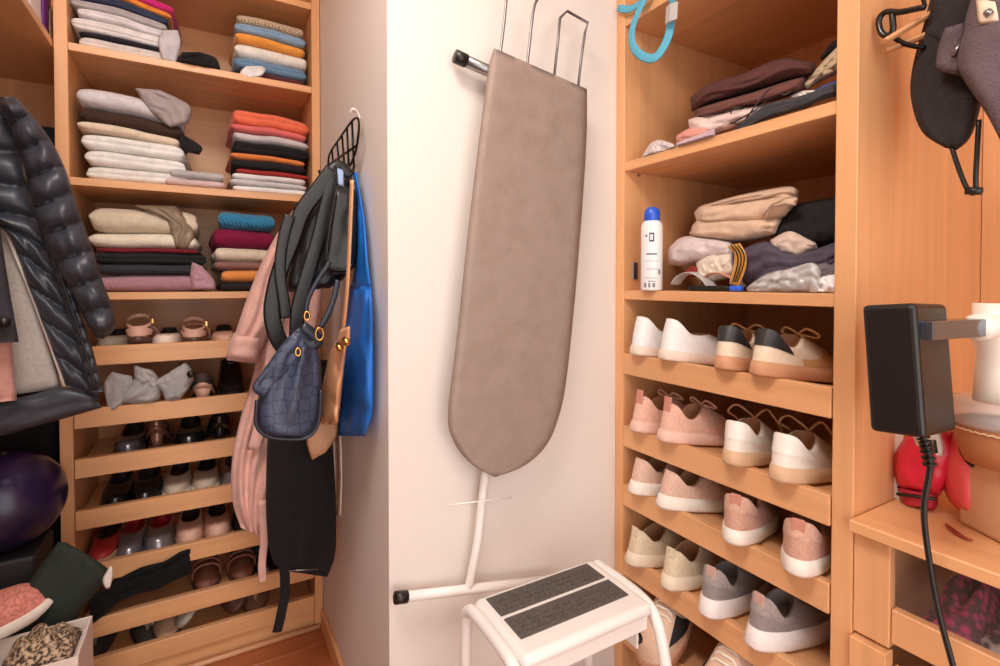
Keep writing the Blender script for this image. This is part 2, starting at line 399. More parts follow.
    if laces:
        for k in range(5):
            f = .10+.17*k; c = up(0, .96-.5*f); y = c.y; hw = .017+.004*k*.6
            pts = [(-hw, y, c.z-.006), (-hw*.6, y-.003, c.z+.003), (0, y-.001, c.z+.0055), (hw*.6, y-.003, c.z+.003), (hw, y, c.z-.006)]
            MB().tube(smooth_path(pts, 3), .003, 6, (.0035, .0018)).build('lace', m_lace or m_up, par)
        c = up(0, .93)
        for sg in (1, -1):
            pts = [(0, c.y, c.z+.006), (sg*.022, c.y-.008, c.z+.018), (sg*.040, c.y+.004, c.z+.008), (sg*.026, c.y+.014, c.z+.002), (0, c.y+.002, c.z+.006)]
            if loose: pts = [(0, c.y, c.z+.006), (sg*.03, c.y-.02, c.z+.03), (sg*.05, c.y-.02, c.z+.012), (sg*.045, c.y+.02, c.z-.005), (sg*.05, c.y+.03, c.z-.03)]
            MB().tube(smooth_path(pts, 5), .0024, 6).build('lace_loop', m_lace or m_up, par)
    if block:
        bw, bl = block
        MB().loft([[(x*bw*s1, y0+y*bl*s1, z) for x, y in [(math.cos(q), math.sin(q)) for q in [k*PI/6 for k in range(12)]]] for s1, z, y0 in ((.75, .0, .03), (.78, lift*.5, .028), (1.1, lift+.002, .032))]).build('heel', m_sole, par)
    return U
def shoe(name, label, loc, yaw, pitch=0, roll=0, group=None, cat='shoe', **k):
    t = thing(name, label, cat, loc, group=group)
    t.rotation_euler = (Matrix.Rotation(yaw, 4, 'Z') @ Matrix.Rotation(pitch, 4, 'X') @ Matrix.Rotation(roll, 4, 'Y')).to_euler()
    shoe_parts(t, **k); return t
def dup(root, loc, label, rot=None, group=None):
    r = root.copy(); C.objects.link(r); r.location = loc; r['label'] = label
    if rot: r.rotation_euler = rot
    if group: r['group'] = group
    for ch in list(root.children):
        c = ch.copy(); C.objects.link(c); c.parent = r
        for g in list(ch.children):
            d = g.copy(); C.objects.link(d); d.parent = c
    return r
def sandal(label, loc, yaw, group, m_sole, m_strap, L=.25, W=.085, sole=.02, lift=0, ankle=None, straps=((.70, .045), (.6, .05)), thong=False, pitch=0, m_bed=None, roll=0, cat='sandal', heel=False):
    t = thing('sandal', label, cat, loc, group=group)
    t.rotation_euler = (Matrix.Rotation(yaw, 4, 'Z') @ Matrix.Rotation(pitch, 4, 'X') @ Matrix.Rotation(roll, 4, 'Y')).to_euler()
    def lz(y): return lift*(max(0, 1-y/L/.62))**1.5
    rings = []
    for z, g in ((0, -.003), (.003, 0), (sole-.003, 0), (sole, -.003)):
        ring = []
        for k in range(NT):
            b = outline(2*PI*k/NT, L, W); d = Vector((b.x, b.y-L/2, 0)).normalized(); p = b+d*g
            ring.append((p.x, p.y, z if (z == 0 and not heel) else z+lz(b.y)))
        rings.append(ring)
    MB().loft(rings).build('sole', m_sole, t)
    MB().loft([[((p := outline(2*PI*k/NT, L*.97, W*.93)).x, p.y+L*.015, sole+dz+lz(p.y)) for k in range(NT)] for dz in (0, .002)]).build('footbed', m_bed or m_strap, t)
    if heel: MB().tube([(0, .03, 0), (0, .03, lift*.6), (0, .034, lift+.004)], [.012, .013, .022], 10).build('heel', m_sole, t)
    for f, h in straps:
        w = outline(math.acos(max(-1, min(1, 2*f-1))), L, W).x
        pts = [(-w, f*L, sole*.6), (-w*.93, f*L, sole+h*.55), (-w*.5, f*L, sole+h*.95), (0, f*L, sole+h), (w*.5, f*L, sole+h*.95), (w*.93, f*L, sole+h*.55), (w, f*L, sole*.6)]
        MB().tube(smooth_path(pts, 4), .004, 8, (.012, .0018, (0, 0, 1)) if False else None).build('strap', m_strap, t)
    if thong:
        for sg in (1, -1): MB().tube(smooth_path([(0, .78*L, sole), (sg*.006, .76*L, sole+.022), (sg*W*.4, .52*L, sole+.02), (sg*W*.46, .44*L, sole-.002)], 5), .004, 8).build('strap', m_strap, t)
    if ankle:
        hz = sole+lift+ankle*.8
        ring = [(.031*math.cos(a), .045+.036*math.sin(a), hz+.017*math.sin(a)) for a in [k*PI/12 for k in range(24)]]
        a = MB(); n = 24
        a.grid(lambda u, v: (lambda p: Vector((p[0], p[1], p[2]+(v-.5)*.009)))(ring[int(round(u*n)) % n]), n, 1, True)
        a.grid(lambda u, v: (lambda p: Vector((p[0]*.93, .045+(p[1]-.045)*.93, p[2]+(v-.5)*.009)))(ring[int(round(u*n)) % n]), n, 1, True)
        s = a.build('ankle_strap', m_strap, t)
        MB().box((.03, .04, hz-.007), (.036, .052, hz+.007)).build('buckle', GOLD, s, None, False, .001)
        if True:   # heel cup
            MB().grid(lambda u, v: Vector(((.030+.004*v)*math.cos(PI+u*PI), .047+.040*math.sin(PI+u*PI), sole+lift+ankle*(.48 if ankle < .2 else .5)*v*(.6+.4*math.sin(u*PI)))), 14, 4).build('heel_cup', m_strap, t)
    return t
# ================================================================ folded clothes on the left shelf unit
YF = YL+.022
WHT, CRM, GRY, BLK, NVY = (236, 232, 230), (240, 228, 212), (196, 190, 190), (30, 27, 28), (58, 66, 92)
D_ = {}
def it(dp, col, label, **kw): return (dp, col, label, kw)
G = 'folded clothes on the top maple shelf'
stack(76, 172, YF, LS[1], [
    it(13, (228, 218, 210), 'cream folded top at the bottom of the pile under white shirts', w=.96),
    it(4, (44, 42, 52), 'thin charcoal folded top between two white shirts', folds=1, w=.9, name='folded_shirt'),
    it(14, WHT, 'thick white folded shirt above the charcoal top', folds=3, name='folded_shirt'),
    it(9, (232, 228, 232), 'white folded shirt under the grey heather one', name='folded_shirt'),
    it(8, (186, 182, 184), 'grey heather folded shirt with wavy front edge under navy sweater'),
    it(9, NVY, 'navy folded sweater under the orange top'),
    it(6, (240, 150, 60), 'orange folded top between navy sweater and magenta top'),
    it(8, (214, 40, 130), 'magenta folded top on top of the navy and orange pile', w=1.05)], group=G, seed=3, sag=.25)
stack(239, 309, YF, LS[1], [
    it(9, (98, 50, 52), 'maroon folded sweater at the bottom under faded blue jeans', w=.92),
    it(12, (112, 146, 178), 'faded blue folded jeans under the white knit', mk={'scale': 90}),
    it(14, (238, 234, 224), 'thick white folded knit under the orange top', folds=1),
    it(10, (240, 160, 70), 'orange folded top between white knit and light blue shirt', folds=1),
    it(10, (140, 170, 198), 'light blue folded shirt under the beige knit'),
    it(9, (214, 190, 158), 'beige bobbly folded knit on top of the light blue shirt', kind='knit', folds=1, mk={'scale': 70})], group=G, seed=5)
G = 'folded clothes on the second maple shelf'
stack(80, 186, YF, LS[2], [
    it(15, (236, 230, 222), 'white folded sweater lowest in the pile of white knits'),
    it(16, (240, 236, 230), 'white folded sweater second from below in the white pile', folds=2),
    it(17, (242, 238, 232), 'white folded sweater under the cream one', folds=2),
    it(10, (236, 214, 190), 'cream beige folded top under the brown knit', folds=1),
    it(15, (84, 60, 48), 'dark brown chunky knit folded under the pale grey roll', kind='knit', folds=1, mk={'scale': 90, 'col2': (46, 32, 26)}),
    it(20, (222, 216, 218), 'pale grey rolled fleece on top of the brown knit', folds=1)], group=G, seed=8, sag=.22)
stack(166, 226, YF, LS[2], [
    it(8, (216, 186, 182), 'small pale pink folded top in front of the shelf under grey', folds=1, dy=-.012),
    it(9, (186, 182, 182), 'small light grey folded top lying on the pale pink one', folds=1, dy=-.01, w=.9)], depth=.10, group=G, seed=9)
stack(232, 310, YF, LS[2], [
    it(7, (240, 236, 234), 'white folded shirt at the bottom of the pile under coral', folds=1),
    it(6, (206, 204, 204), 'pale grey folded shirt between two white shirts', folds=1),
    it(6, (236, 230, 230), 'white folded shirt under the thin red one', folds=1),
    it(5, (168, 52, 48), 'thin dark red folded shirt', folds=1),
    it(9, (34, 32, 36), 'black folded shirt between dark red and orange', folds=1),
    it(6, (226, 128, 64), 'orange folded shirt between two black ones', folds=1),
    it(13, BLK, 'thick black folded sweater under the grey one', folds=2),
    it(9, (206, 198, 200), 'light grey folded sweater under the pink one', folds=1),
    it(7, (226, 110, 108), 'rose pink folded top under the coral sweater', folds=1),
    it(16, (238, 116, 82), 'coral folded sweater on top of the tall pile', folds=2)], group=G, seed=11, sag=.12)
G = 'folded clothes on the third maple shelf'
stack(88, 206, YF, LS[3], [
    it(18, (186, 138, 150), 'fluffy mauve folded sweater at the bottom under charcoal', folds=1, mk={'scale': 120, 'bump': .9}),
    it(11, (54, 54, 58), 'charcoal folded trousers on the mauve sweater', folds=1),
    it(12, (36, 37, 38), 'black fleece folded on the charcoal trousers', mk={'scale': 120}),
    it(5, (120, 34, 44), 'thin dark red folded top under cream', folds=1, w=.9),
    it(15, (236, 224, 202), 'cream folded sweater under the beige one', folds=1, w=.93, dx=-.012),
    it(26, (222, 204, 178), 'thick beige folded sweater on top of the cream one', folds=1, w=.95, dx=-.01)], group=G, seed=14, sag=.1)
stack(216, 276, YF, LS[3], [
    it(9, (40, 34, 36), 'black folded top at the bottom below orange', folds=1, w=.9),
    it(13, (236, 150, 76), 'orange rolled top between black and brown', folds=1, w=.85),
    it(8, (146, 104, 92), 'brown folded top under cream knit', folds=1),
    it(14, (226, 208, 186), 'cream folded knit under the burgundy sweater', folds=1),
    it(20, (132, 24, 62), 'burgundy folded sweater under turquoise knit', folds=1),
    it(17, (54, 142, 186), 'turquoise chunky cable knit on top of burgundy sweater', kind='knit', folds=1, mk={'scale': 60})], group=G, seed=17)
# loose pieces on those shelves
place(sheet([(182, 52), (174, 64), (172, 70)], [(200, 52), (216, 58), (221, 71)], 'y', YL+.04, .05, fn=crumple(.008, 3), zmin=LS[1]+.001), 'beanie', fab(BLK), 'crumpled black knit cap beside the white shirts', 'cap')
place(sheet([(163, 30), (158, 42), (162, 60)], [(178, 30), (181, 44), (176, 64)], 'y', YL+.02, .012, fn=crumple(.004, 5), zmin=LS[1]+.001), 'folded_shirt', fab((206, 202, 208)), 'grey sleeve of a shirt hanging off the side of white pile', 'clothes')
place(sheet([(135, 88), (150, 112), (170, 128)], [(160, 90), (190, 106), (188, 124)], 'y', YL+.035, .03, fn=folds_fn(3, .004, 4), zmin=LS[2]+.02), 'scarf', fab((172, 160, 158)), 'crumpled taupe grey scarf on the pale grey roll', 'scarf')
place(sheet([(180, 136), (180, 146), (186, 152)], [(186, 136), (202, 147), (199, 155)], 'y', YL+.03, .012, fn=crumple(.003, 6)), 'sock', fab((36, 32, 34)), 'black sock sticking out beside the brown knit', 'sock')
place(sheet([(132, 205), (165, 222), (174, 248)], [(176, 206), (196, 232), (186, 252)], 'y', YL+.05, .03, fn=folds_fn(2, .004, 7), zmin=LS[3]+.02), 'fabric_pouch', mat('olive_sheen', (136, 116, 94), .4), 'shiny taupe fabric pouch behind the beige sweater', 'pouch')
place(sheet([(192, 262), (190, 275), (192, 290)], [(202, 266), (214, 280), (216, 290)], 'y', YL+.03, .03, fn=crumple(.005, 9), zmin=LS[3]+.001), 'scarf', fab((196, 150, 162)), 'fringed end of mauve scarf beside the mauve sweater', 'scarf')
place(sheet([(198, 266), (196, 272)], [(206, 268), (207, 273)], 'y', YL+.022, .008), 'glove', fab(BLK), 'tip of a black glove beside the black fleece', 'glove')
place(sheet([(246, 66), (240, 72), (240, 80)], [(262, 66), (266, 70), (262, 76)], 'y', YL+.008, .006, fn=crumple(.003, 2)), 'sock', fab(WHT), 'white sock hanging over maroon sweater edge', 'sock')
# a purple bag on the corner shelf
pb = thing('gift_bag', 'purple and white bag standing on the corner wardrobe shelf', 'bag', at(44, 25, 'x', XL0-.02)); pb.location.z = ZS+.001; b0 = pb.location.copy()
for nm, c, L_, R_ in (('body', (126, 50, 160), [(40, -30), (41, 0), (42, 30)], [(50, -30), (51, 0), (50, 40)]), ('side', (232, 226, 236), [(24, -30), (27, 0), (32, 30)], [(41, -30), (42, 0), (43, 30)]), ('tassel', (206, 170, 130), [(49, 6), (48, 16), (49, 40)], [(54, 6), (56, 18), (56, 42)])):
    sheet(L_, R_, 'x', XL0-.022, .008, 8, 12, None, ZS+.001).build(nm, mat('bag_'+nm, c, .35), pb, b0)
# ================================================================ shoes on the right trays
def rsole(px, row, over=.03): return Vector((XR-over, at(px, 284, 'x', XR-over).y, RT[row]+over*math.tan(SL)+.0015))
LEA = lambda key, c, r=.5, **k: mat('leather_'+key, c, r, 'fabric', scale=120, bump=.05, col2=[v*.97 for v in c], **k)
def rshoe(px, row, name, label, group, yaw=0, over=.03, **k):
    return shoe(name, label, rsole(px, row, over), -PI/2+yaw, -SL, 0, group, **k)
def pair(row, pxa, pxb, name, la, lb, group, over=.03, yaw=(0, 0), **k):
    a = rshoe(pxa, row, name, la, group, yaw[0], over, **k)
    e = (Matrix.Rotation(-PI/2+yaw[1], 4, 'Z') @ Matrix.Rotation(-SL, 4, 'X')).to_euler()
    return a, dup(a, rsole(pxb, row, over), lb, e)
GUM = LEA('gum', (206, 150, 112), .6); OFFW = LEA('offwhite', (238, 228, 216), .6); PALE = LEA('pale_sole', (232, 210, 192), .6)
LTAN = LEA('lining_tan', (186, 140, 104), .8); LGRY = LEA('lining_grey', (150, 140, 134), .8)
pair(0, 633, 661, 'slip_on_shoe', 'white leather slip-on shoe beside the white wall, its pale sole overhanging top tray', 'white leather slip-on shoe between its twin and black-heeled sneaker', 'white slip-ons on the top tray', yaw=(.0, -.15), over=.028, L=.28, W=.098,
     heel_h=.098, side_h=.066, tongue_h=.072, op=(.012, .46), m_up=LEA('white', (240, 236, 234), .45), m_sole=PALE, m_lin=LTAN, laces=False, sole=.024)
pair(0, 722, 755, 'sneaker', 'cream sneaker with black heel patch and gum sole beside the white slip-ons', 'cream sneaker with black heel and tan laces nearest the cabinet divider', 'black-heeled sneakers on the top tray', yaw=(.22, -.1), over=.03,
     heel_h=.092, m_up=LEA('cream', (232, 212, 186), .5), m_sole=GUM, m_lin=LTAN, m_heel=LEA('blk_heel', (40, 38, 38), .45), m_lace=LEA('lace_tan', (214, 168, 120), .7), heel_t=(.5, 1.0), m_panel=LEA('tan_pan', (214, 166, 118), .5))
PK = fab((240, 190, 168), 'fabric', scale=140)
pair(1, 634, 661, 'sneaker', 'salmon pink knit sneaker with heel loop standing against the white wall side', 'salmon pink knit sneaker with heel loop beside the cream laced sneaker', 'salmon knit sneakers on second tray', yaw=(.0, -.12), over=.03,
     heel_h=.09, side_h=.058, m_up=PK, m_sole=LEA('pink_sole', (232, 190, 172), .6), m_lin=LTAN, m_tab=LEA('tab_pink', (206, 140, 122), .6), m_lace=PK, laces=True, sole=.026, flare=.007, tab_up=.014)
CRW = LEA('crw', (236, 226, 212), .5)
pair(1, 731, 778, 'sneaker', 'off-white leather sneaker with tan laces beside the salmon pair', 'off-white leather sneaker with tan laces beside the cabinet divider', 'off-white laced sneakers on second tray', yaw=(.22, .08), over=.034,
     heel_h=.088, m_up=CRW, m_sole=LEA('tan_sole', (214, 176, 140), .6), m_lin=LTAN, m_lace=LEA('lace_br', (196, 150, 110), .8), m_heel=LEA('heel_w', (240, 232, 222), .4), loose=True)
BL = fab((228, 190, 168), 'fabric', scale=150)
pair(2, 633, 661, 'slip_on_shoe', 'blush pink slip-on shoe with thick white sole near the wall', 'blush pink slip-on shoe with thick white sole beside pink suede one', 'blush slip-ons on third tray', yaw=(.0, -.15), over=.03,
     heel_h=.086, side_h=.058, m_up=BL, m_sole=OFFW, m_lin=LTAN, laces=False, sole=.03, flare=.008)
PF = fab((222, 170, 146), 'fabric', scale=160, bump=.8)
pair(2, 734, 798, 'sneaker', 'rose suede sneaker with white sole and heel tab, in middle of third tray', 'rose suede sneaker with white sole and heel tab by the divider', 'rose suede sneakers on third tray', yaw=(.34, .32), over=.04,
     heel_h=.094, side_h=.07, m_up=PF, m_sole=OFFW, m_lin=LTAN, m_heel=fab((230, 182, 158), 'fabric', scale=160, bump=.8), heel_t=(.55, 1), m_tab=LEA('tab_r', (196, 132, 112), .6), laces=False, sole=.028)
CN = fab((226, 206, 176), 'fabric', scale=150)
pair(3, 630, 667, 'sneaker', 'cream knit sneaker with tonal sole at the wall end of the fourth tray', 'cream knit sneaker with tonal sole beside the grey sneakers', 'cream sneakers on fourth tray', yaw=(-.02, .12), over=.032,
     heel_h=.088, m_up=CN, m_sole=LEA('cream_sole', (232, 214, 190), .6), m_lin=LTAN, m_tab=CN, m_lace=CN, laces=True, sole=.03, flare=.007)
GY = fab((150, 138, 136), 'fabric', scale=150)
pair(3, 708, 755, 'sneaker', 'grey knit running sneaker with thick white sole beside the cream pair', 'grey knit running sneaker with thick white sole by the divider', 'grey sneakers on fourth tray', yaw=(.18, .0), over=.034,
     heel_h=.098, side_h=.06, m_up=GY, m_sole=LEA('wh_sole', (236, 226, 222), .6), m_lin=LGRY, m_tab=LEA('tab_g', (196, 160, 146), .6), m_heel=fab((166, 152, 148), 'fabric', scale=150), heel_t=(.5, 1), m_lace=GY, laces=False, sole=.036, flare=.009)
# lowest tray: toes to the front, laces showing
TR = LEA('nude', (222, 186, 160), .6); TB = LEA('trblk', (44, 40, 40), .6)
for px, lab, yw, over, dz in ((656, 'beige trainer with black tongue and white laces lying behind the step stool', .35, .04, .0), (716, 'beige trainer with loose cream laces beside the step stool leg', .15, .05, 0), (616, 'tan trainer with loose laces behind the stool against cabinet side', .1, -.06, 0)):
    p = Vector((XR-over, at(px, 284, 'x', XR-over).y, RT[4]+.002))
    c, s = math.cos(PI/2+yw), math.sin(PI/2+yw); Lh = .255
    t = shoe('trainer', lab, (p.x+Lh*s*.93, p.y-Lh*c*.93, p.z+.068), PI/2+yw, math.radians(-15), 0, 'trainers on the lowest tray',
         L=.285, W=.105, heel_h=.10, tongue_h=.105, m_up=TR, m_sole=LEA('tr_sole', (206, 150, 122), .6), m_lin=TB, m_panel=TB, m_lace=LEA('lace_wh', (240, 226, 208), .7), loose=False, toe_h=.06)
# ================================================================ right shelves: loose clothes
def lump(top, bot, x, thick, m, name, label, cat, zmin, fn=None, back=1.0, group=None, nu=12, nv=30, pe=3, ends=.1):
    return place(sheet(top, bot, 'x', x, thick, nu, nv, fn, zmin, back, pe, ends), name, m, label, cat, group)
Z1 = RS[1]+.0012; G = 'clothes heaped on the upper right shelf'
BR1, BR2 = fab((92, 54, 50)), fab((112, 70, 62))
lump([(690, 98), (708, 85), (742, 74), (779, 59), (798, 60), (816, 63)], [(692, 112), (708, 105), (742, 95), (783, 83), (806, 77), (815, 74)], XR+.13, .09, BR1, 'folded_sweater', 'dark brown folded sweater on top of the other brown one', 'clothes', Z1, folds_fn(2.2, .004, 2), group=G)
lump([(694, 109), (715, 102), (750, 92), (790, 79), (808, 74)], [(696, 121), (715, 116), (750, 107), (785, 98), (806, 88)], XR+.11, .085, BR2, 'folded_sweater', 'reddish brown folded sweater under the dark brown one', 'clothes', Z1, folds_fn(2, .003, 5), group=G)
lump([(688, 120), (700, 116), (740, 107), (768, 104)], [(690, 132), (705, 137), (735, 128), (770, 116)], XR+.075, .05, fab((234, 206, 196)), 'folded_shirt', 'pale pink folded shirt under the reddish brown sweater', 'clothes', Z1, crumple(.008, 11), group=G)
lump([(676, 136), (690, 128), (708, 128)], [(677, 144), (692, 142), (712, 138)], XR+.04, .03, fab((224, 152, 136)), 'folded_shirt', 'small salmon folded top beside the white lace scrunchie', 'clothes', Z1, crumple(.005, 12), group=G)
lump([(676, 143), (692, 136), (715, 128)], [(677, 154), (692, 151), (716, 144)], XR+.018, .025, fab((206, 176, 186)), 'folded_shirt', 'small lilac folded top under the salmon one', 'clothes', Z1, crumple(.004, 14), group=G)
lump([(642, 156), (650, 144), (660, 140), (674, 144)], [(644, 162), (655, 160), (666, 156), (678, 150)], XR+.03, .03, mat('lace_white', (236, 226, 224), .9, 'speck', scale=260, bump=.8, col2=(186, 170, 164)), 'scrunchie', 'white lace scrunchie lying beside the pink folded tops', 'scrunchie', Z1, crumple(.006, 15))
lump([(733, 130), (752, 114), (770, 103), (800, 96), (820, 89), (838, 81)], [(738, 134), (760, 122), (790, 112), (806, 108), (820, 101), (838, 96)], XR+.03, .02, fab((66, 64, 68)), 'folded_shirt', 'charcoal garment draped along the front edge of the upper shelf', 'clothes', Z1, crumple(.004, 17), group=G)
lump([(800, 86), (815, 70), (828, 56), (840, 44)], [(806, 92), (816, 84), (828, 78), (841, 72)], XR+.12, .06, fab((208, 184, 150)), 'folded_shirt', 'beige cloth bundle behind the charcoal garment', 'clothes', Z1, crumple(.01, 19), group=G)
lump([(806, 97), (820, 87), (840, 79)], [(808, 102), (822, 97), (841, 91)], XR+.06, .03, fab((72, 86, 142)), 'folded_shirt', 'blue folded shirt between beige bundle and charcoal garment', 'clothes', Z1, crumple(.006, 20), group=G)
lump([(790, 96), (800, 91), (815, 90)], [(792, 102), (803, 100), (818, 98)], XR+.055, .02, fab((234, 222, 216)), 'sock', 'white sock bundle beside the blue folded shirt', 'sock', Z1, crumple(.006, 21))
lump([(820, 58), (830, 44), (841, 36)], [(822, 60), (832, 54), (842, 48)], XR+.2, .03, fab((34, 30, 30)), 'beanie', 'black cap at the back above the beige bundle', 'cap', Z1, group=None)
pts = [at(*p, 'x', XR+.015+.012*(k % 3)) for k, p in enumerate([(697, 136), (703, 126), (722, 121), (740, 124), (747, 117), (744, 109), (735, 108), (731, 114), (742, 122), (755, 106), (766, 92), (776, 88), (784, 95), (790, 90), (770, 99), (752, 112), (730, 124), (712, 130), (700, 137)])]
for p in pts: p.z = max(p.z, Z1+.003)
o = MB().tube(smooth_path(pts, 6), .0016, 6).build('cord', mat('dark_cord', (52, 42, 40), .6), None, pts[0]); tag(o, 'thin tangled dark cord lying over the brown and pink clothes', 'cord')
# middle shelf
Z2 = RS[2]+.0012; G = 'clothes heaped on the shelf beside the spray can'
tr = thing('folded_trousers', 'beige folded trousers on top of the heap beside black cloth', 'clothes', at(740, 240, 'x', XR+.15), group=G); b0 = tr.location.copy(); BEI = fab((226, 192, 164))
for tp, bt, xx, th, sd in (([(692, 226), (704, 217), (745, 214), (784, 216)], [(689, 234), (705, 241), (745, 242), (778, 235)], XR+.14, .08, 3), ([(694, 213), (705, 204), (748, 197), (780, 192), (796, 196)], [(697, 223), (715, 226), (745, 225), (780, 220), (793, 208)], XR+.145, .085, 5),
                           ([(704, 206), (720, 200), (748, 193), (788, 186), (799, 191)], [(706, 211), (722, 208), (748, 203), (784, 200), (798, 201)], XR+.15, .08, 7), ([(762, 212), (770, 203), (784, 196), (798, 198)], [(764, 219), (772, 210), (784, 206), (796, 206)], XR+.06, .012, 9)):
    sheet(tp, bt, 'x', xx, th, 12, 30, folds_fn(1.6, .004, sd, .2), Z2, 1.0, 3, .1).build('fold', BEI, tr, b0)
lump([(667, 250), (680, 238), (700, 236), (732, 242)], [(668, 264), (682, 266), (700, 263), (735, 256)], XR+.11, .06, fab((226, 208, 206)), 'folded_shirt', 'pale lilac white cloth under the beige trousers', 'clothes', Z2, crumple(.008, 31), group=G)
lump([(772, 230), (795, 206), (812, 201), (842, 196)], [(778, 244), (800, 250), (820, 252), (842, 250)], XR+.17, .09, fab((38, 35, 36)), 'folded_sweater', 'black cloth heaped against the divider above purple-grey garment', 'clothes', Z2, crumple(.01, 33), group=G)
lump([(770, 240), (790, 230), (806, 238), (816, 243)], [(772, 250), (794, 257), (806, 254), (818, 248)], XR+.085, .02, fab((226, 202, 184)), 'folded_shirt', 'pale beige cloth scrap in front of the black heap', 'clothes', Z2, crumple(.006, 35), group=G)
lump([(737, 252), (765, 241), (790, 253), (815, 249), (841, 240)], [(740, 286), (765, 284), (800, 278), (841, 270)], XR+.085, .055, fab((86, 76, 90)), 'folded_sweater', 'purple-grey garment flowing across middle of the heap', 'clothes', Z2, folds_fn(2.4, .006, 8, .3), group=G)
lump([(765, 274), (800, 264), (841, 257)], [(766, 284), (800, 284), (841, 280)], XR+.055, .03, fab((116, 106, 112)), 'folded_shirt', 'mid grey garment under the purple-grey one', 'clothes', Z2, crumple(.006, 38), group=G)
lump([(696, 262), (710, 254), (732, 252)], [(697, 280), (712, 282), (735, 276)], XR+.075, .04, fab((238, 222, 202)), 'folded_shirt', 'cream crumpled cloth beside the mustard striped cuff', 'clothes', Z2, crumple(.012, 40), group=G)
cf = thing('striped_scarf', 'mustard scarf with thin black stripes curling down the heap', 'scarf', at(738, 286, 'x', XR+.04))
base = cf.location.copy()
sheet([(727, 246), (733, 252), (734, 262), (729, 284)], [(740, 243), (746, 254), (746, 268), (738, 288)], 'x', XR+.02, .010, 8, 24, None, Z2).build('band', fab((226, 160, 60)), cf, base)
for k in (.3, .55, .8):
    MB().tube(smooth_path([at(727+13*k, 246-2*k, 'x', XR+.008), at(733+13*k, 253, 'x', XR+.0075), at(734+12*k, 264, 'x', XR+.0075), at(730+9*k, 282, 'x', XR+.008)], 6), .0013, 6).build('stripe', fab((44, 32, 34)), cf, base)
lump([(684, 272), (692, 266), (706, 270)], [(685, 279), (694, 277), (708, 279)], XR+.065, .02, fab((150, 44, 40)), 'sock', 'dark red sock behind the grey striped headband', 'sock', Z2, crumple(.004, 42))
for k, (c, nm, lab, dy) in enumerate((((188, 178, 176), 'headband', 'grey looped headband lying beside the spray can', 0), ((206, 150, 120), 'headband', 'tan looped headband between grey one and striped scarf', 1))):
    pp = [(676+28*dy, 284), (682+28*dy, 276), (694+28*dy, 273), (706+30*dy, 279), (712+30*dy, 287)]
    o = MB().tube(smooth_path([at(*p, 'x', XR+.035+.012*dy) for p in pp], 6), .003, 8, (.003, .02, (1, 0, 0))).build(nm, fab(c), None, at(694, 288, 'x', XR+.04)); tag(o, lab, 'headband', 'headbands on the shelf')
pn = thing('marker_pen', 'flat black marker with blue end lying on the shelf edge', 'pen', at(716, 290, 'x', XR+.02)); pn.location.z = Z2
y0, y1, y2 = [at(q, 290, 'x', XR+.02).y-pn.location.y for q in (690, 731, 742)]
MB().box((-.008, y1, 0), (.008, y0, .012)).build('body', BLACKP, pn, None, False, .004); MB().box((-.0085, y2, 0), (.0085, y1, .0125)).build('cap', mat('blue_cap', (50, 98, 220), .35), pn, None, False, .004)
PLAS = mat('clear_film', (240, 234, 230), .12, alpha=.55, spec=.8)
lump([(746, 288), (765, 274), (790, 268), (812, 262), (822, 270)], [(748, 293), (765, 293), (790, 293), (812, 293), (820, 292)], XR+.03, .025, PLAS, 'plastic_packet', 'crumpled clear plastic packet on the shelf below the grey garment', 'packet', Z2, crumple(.012, 50, 7))
lump([(808, 290), (816, 278), (828, 274), (841, 272)], [(810, 295), (820, 295), (830, 295), (841, 295)], XR+.035, .02, mat('white_pack', (236, 232, 232), .35), 'plastic_packet', 'white plastic packet against the cabinet divider', 'packet', Z2, crumple(.008, 52, 6))
# spray can
p = at(651.5, 290, 'x', XR+.0075); t = thing('spray_can', 'white deodorant spray can with a blue cap on the middle shelf', 'can', (p.x, p.y, RS[2]+.0005))
def lathe(prof, n=28): return MB().loft([[(r*math.cos(2*PI*k/n), r*math.sin(2*PI*k/n), z) for k in range(n)] for r, z in prof])
k = 84*p.dot(_F)/FOC/.205 if False else 1.0
lathe([(.0225, 0), (.0255, .002), (.0262, .005), (.0262, .158), (.0245, .166), (.020, .171), (.019, .173)]).build('body', mat('can_white', (240, 238, 236), .25), t)
lathe([(.019, .172), (.0195, .174), (.0195, .190), (.0175, .200), (.012, .206), (.004, .2085)]).build('cap', mat('can_blue', (44, 92, 206), .3), t)
ca = math.atan2(-p.y, -p.x)
def can_mark(z0, z1, w, off, col, name='print', frame=False):
    m = MB(); n = 6; r = .0266
    def q(u, v): a = ca+off+(u-.5)*w/r; return Vector((r*math.cos(a), r*math.sin(a), z0+(z1-z0)*v))
    m.grid(q, n, 1); m.build(name, mat('print_%d' % col[0], col, .5), t)
for z0, z1, wd, of, c in ((.120, .142, .012, .0, (58, 66, 96)), (.124, .138, .007, -.02, (236, 236, 240)), (.132, .138, .004, -.5, (70, 76, 96)), (.088, .092, .026, 0, (120, 124, 140)), (.072, .0735, .036, 0, (180, 178, 184)), (.052, .054, .03, .1, (170, 168, 176)), (.040, .052, .006, .75, (120, 120, 132)), (.03, .032, .03, -.1, (176, 176, 182)), (.008, .019, .007, .2, (128, 130, 140)), (.008, .019, .005, -.2, (128, 130, 140)), (.008, .019, .006, -.6, (128, 130, 140)), (.022, .024, .018, 0, (110, 112, 124))):
    can_mark(z0, z1, wd, of, c)
bx('hinge_plate', (XR+.03, YR0-.004, RS[2]+.03), (XR+.048, YR0-.0005, RS[2]+.075), STEEL, ru, (XR, .8, 0))
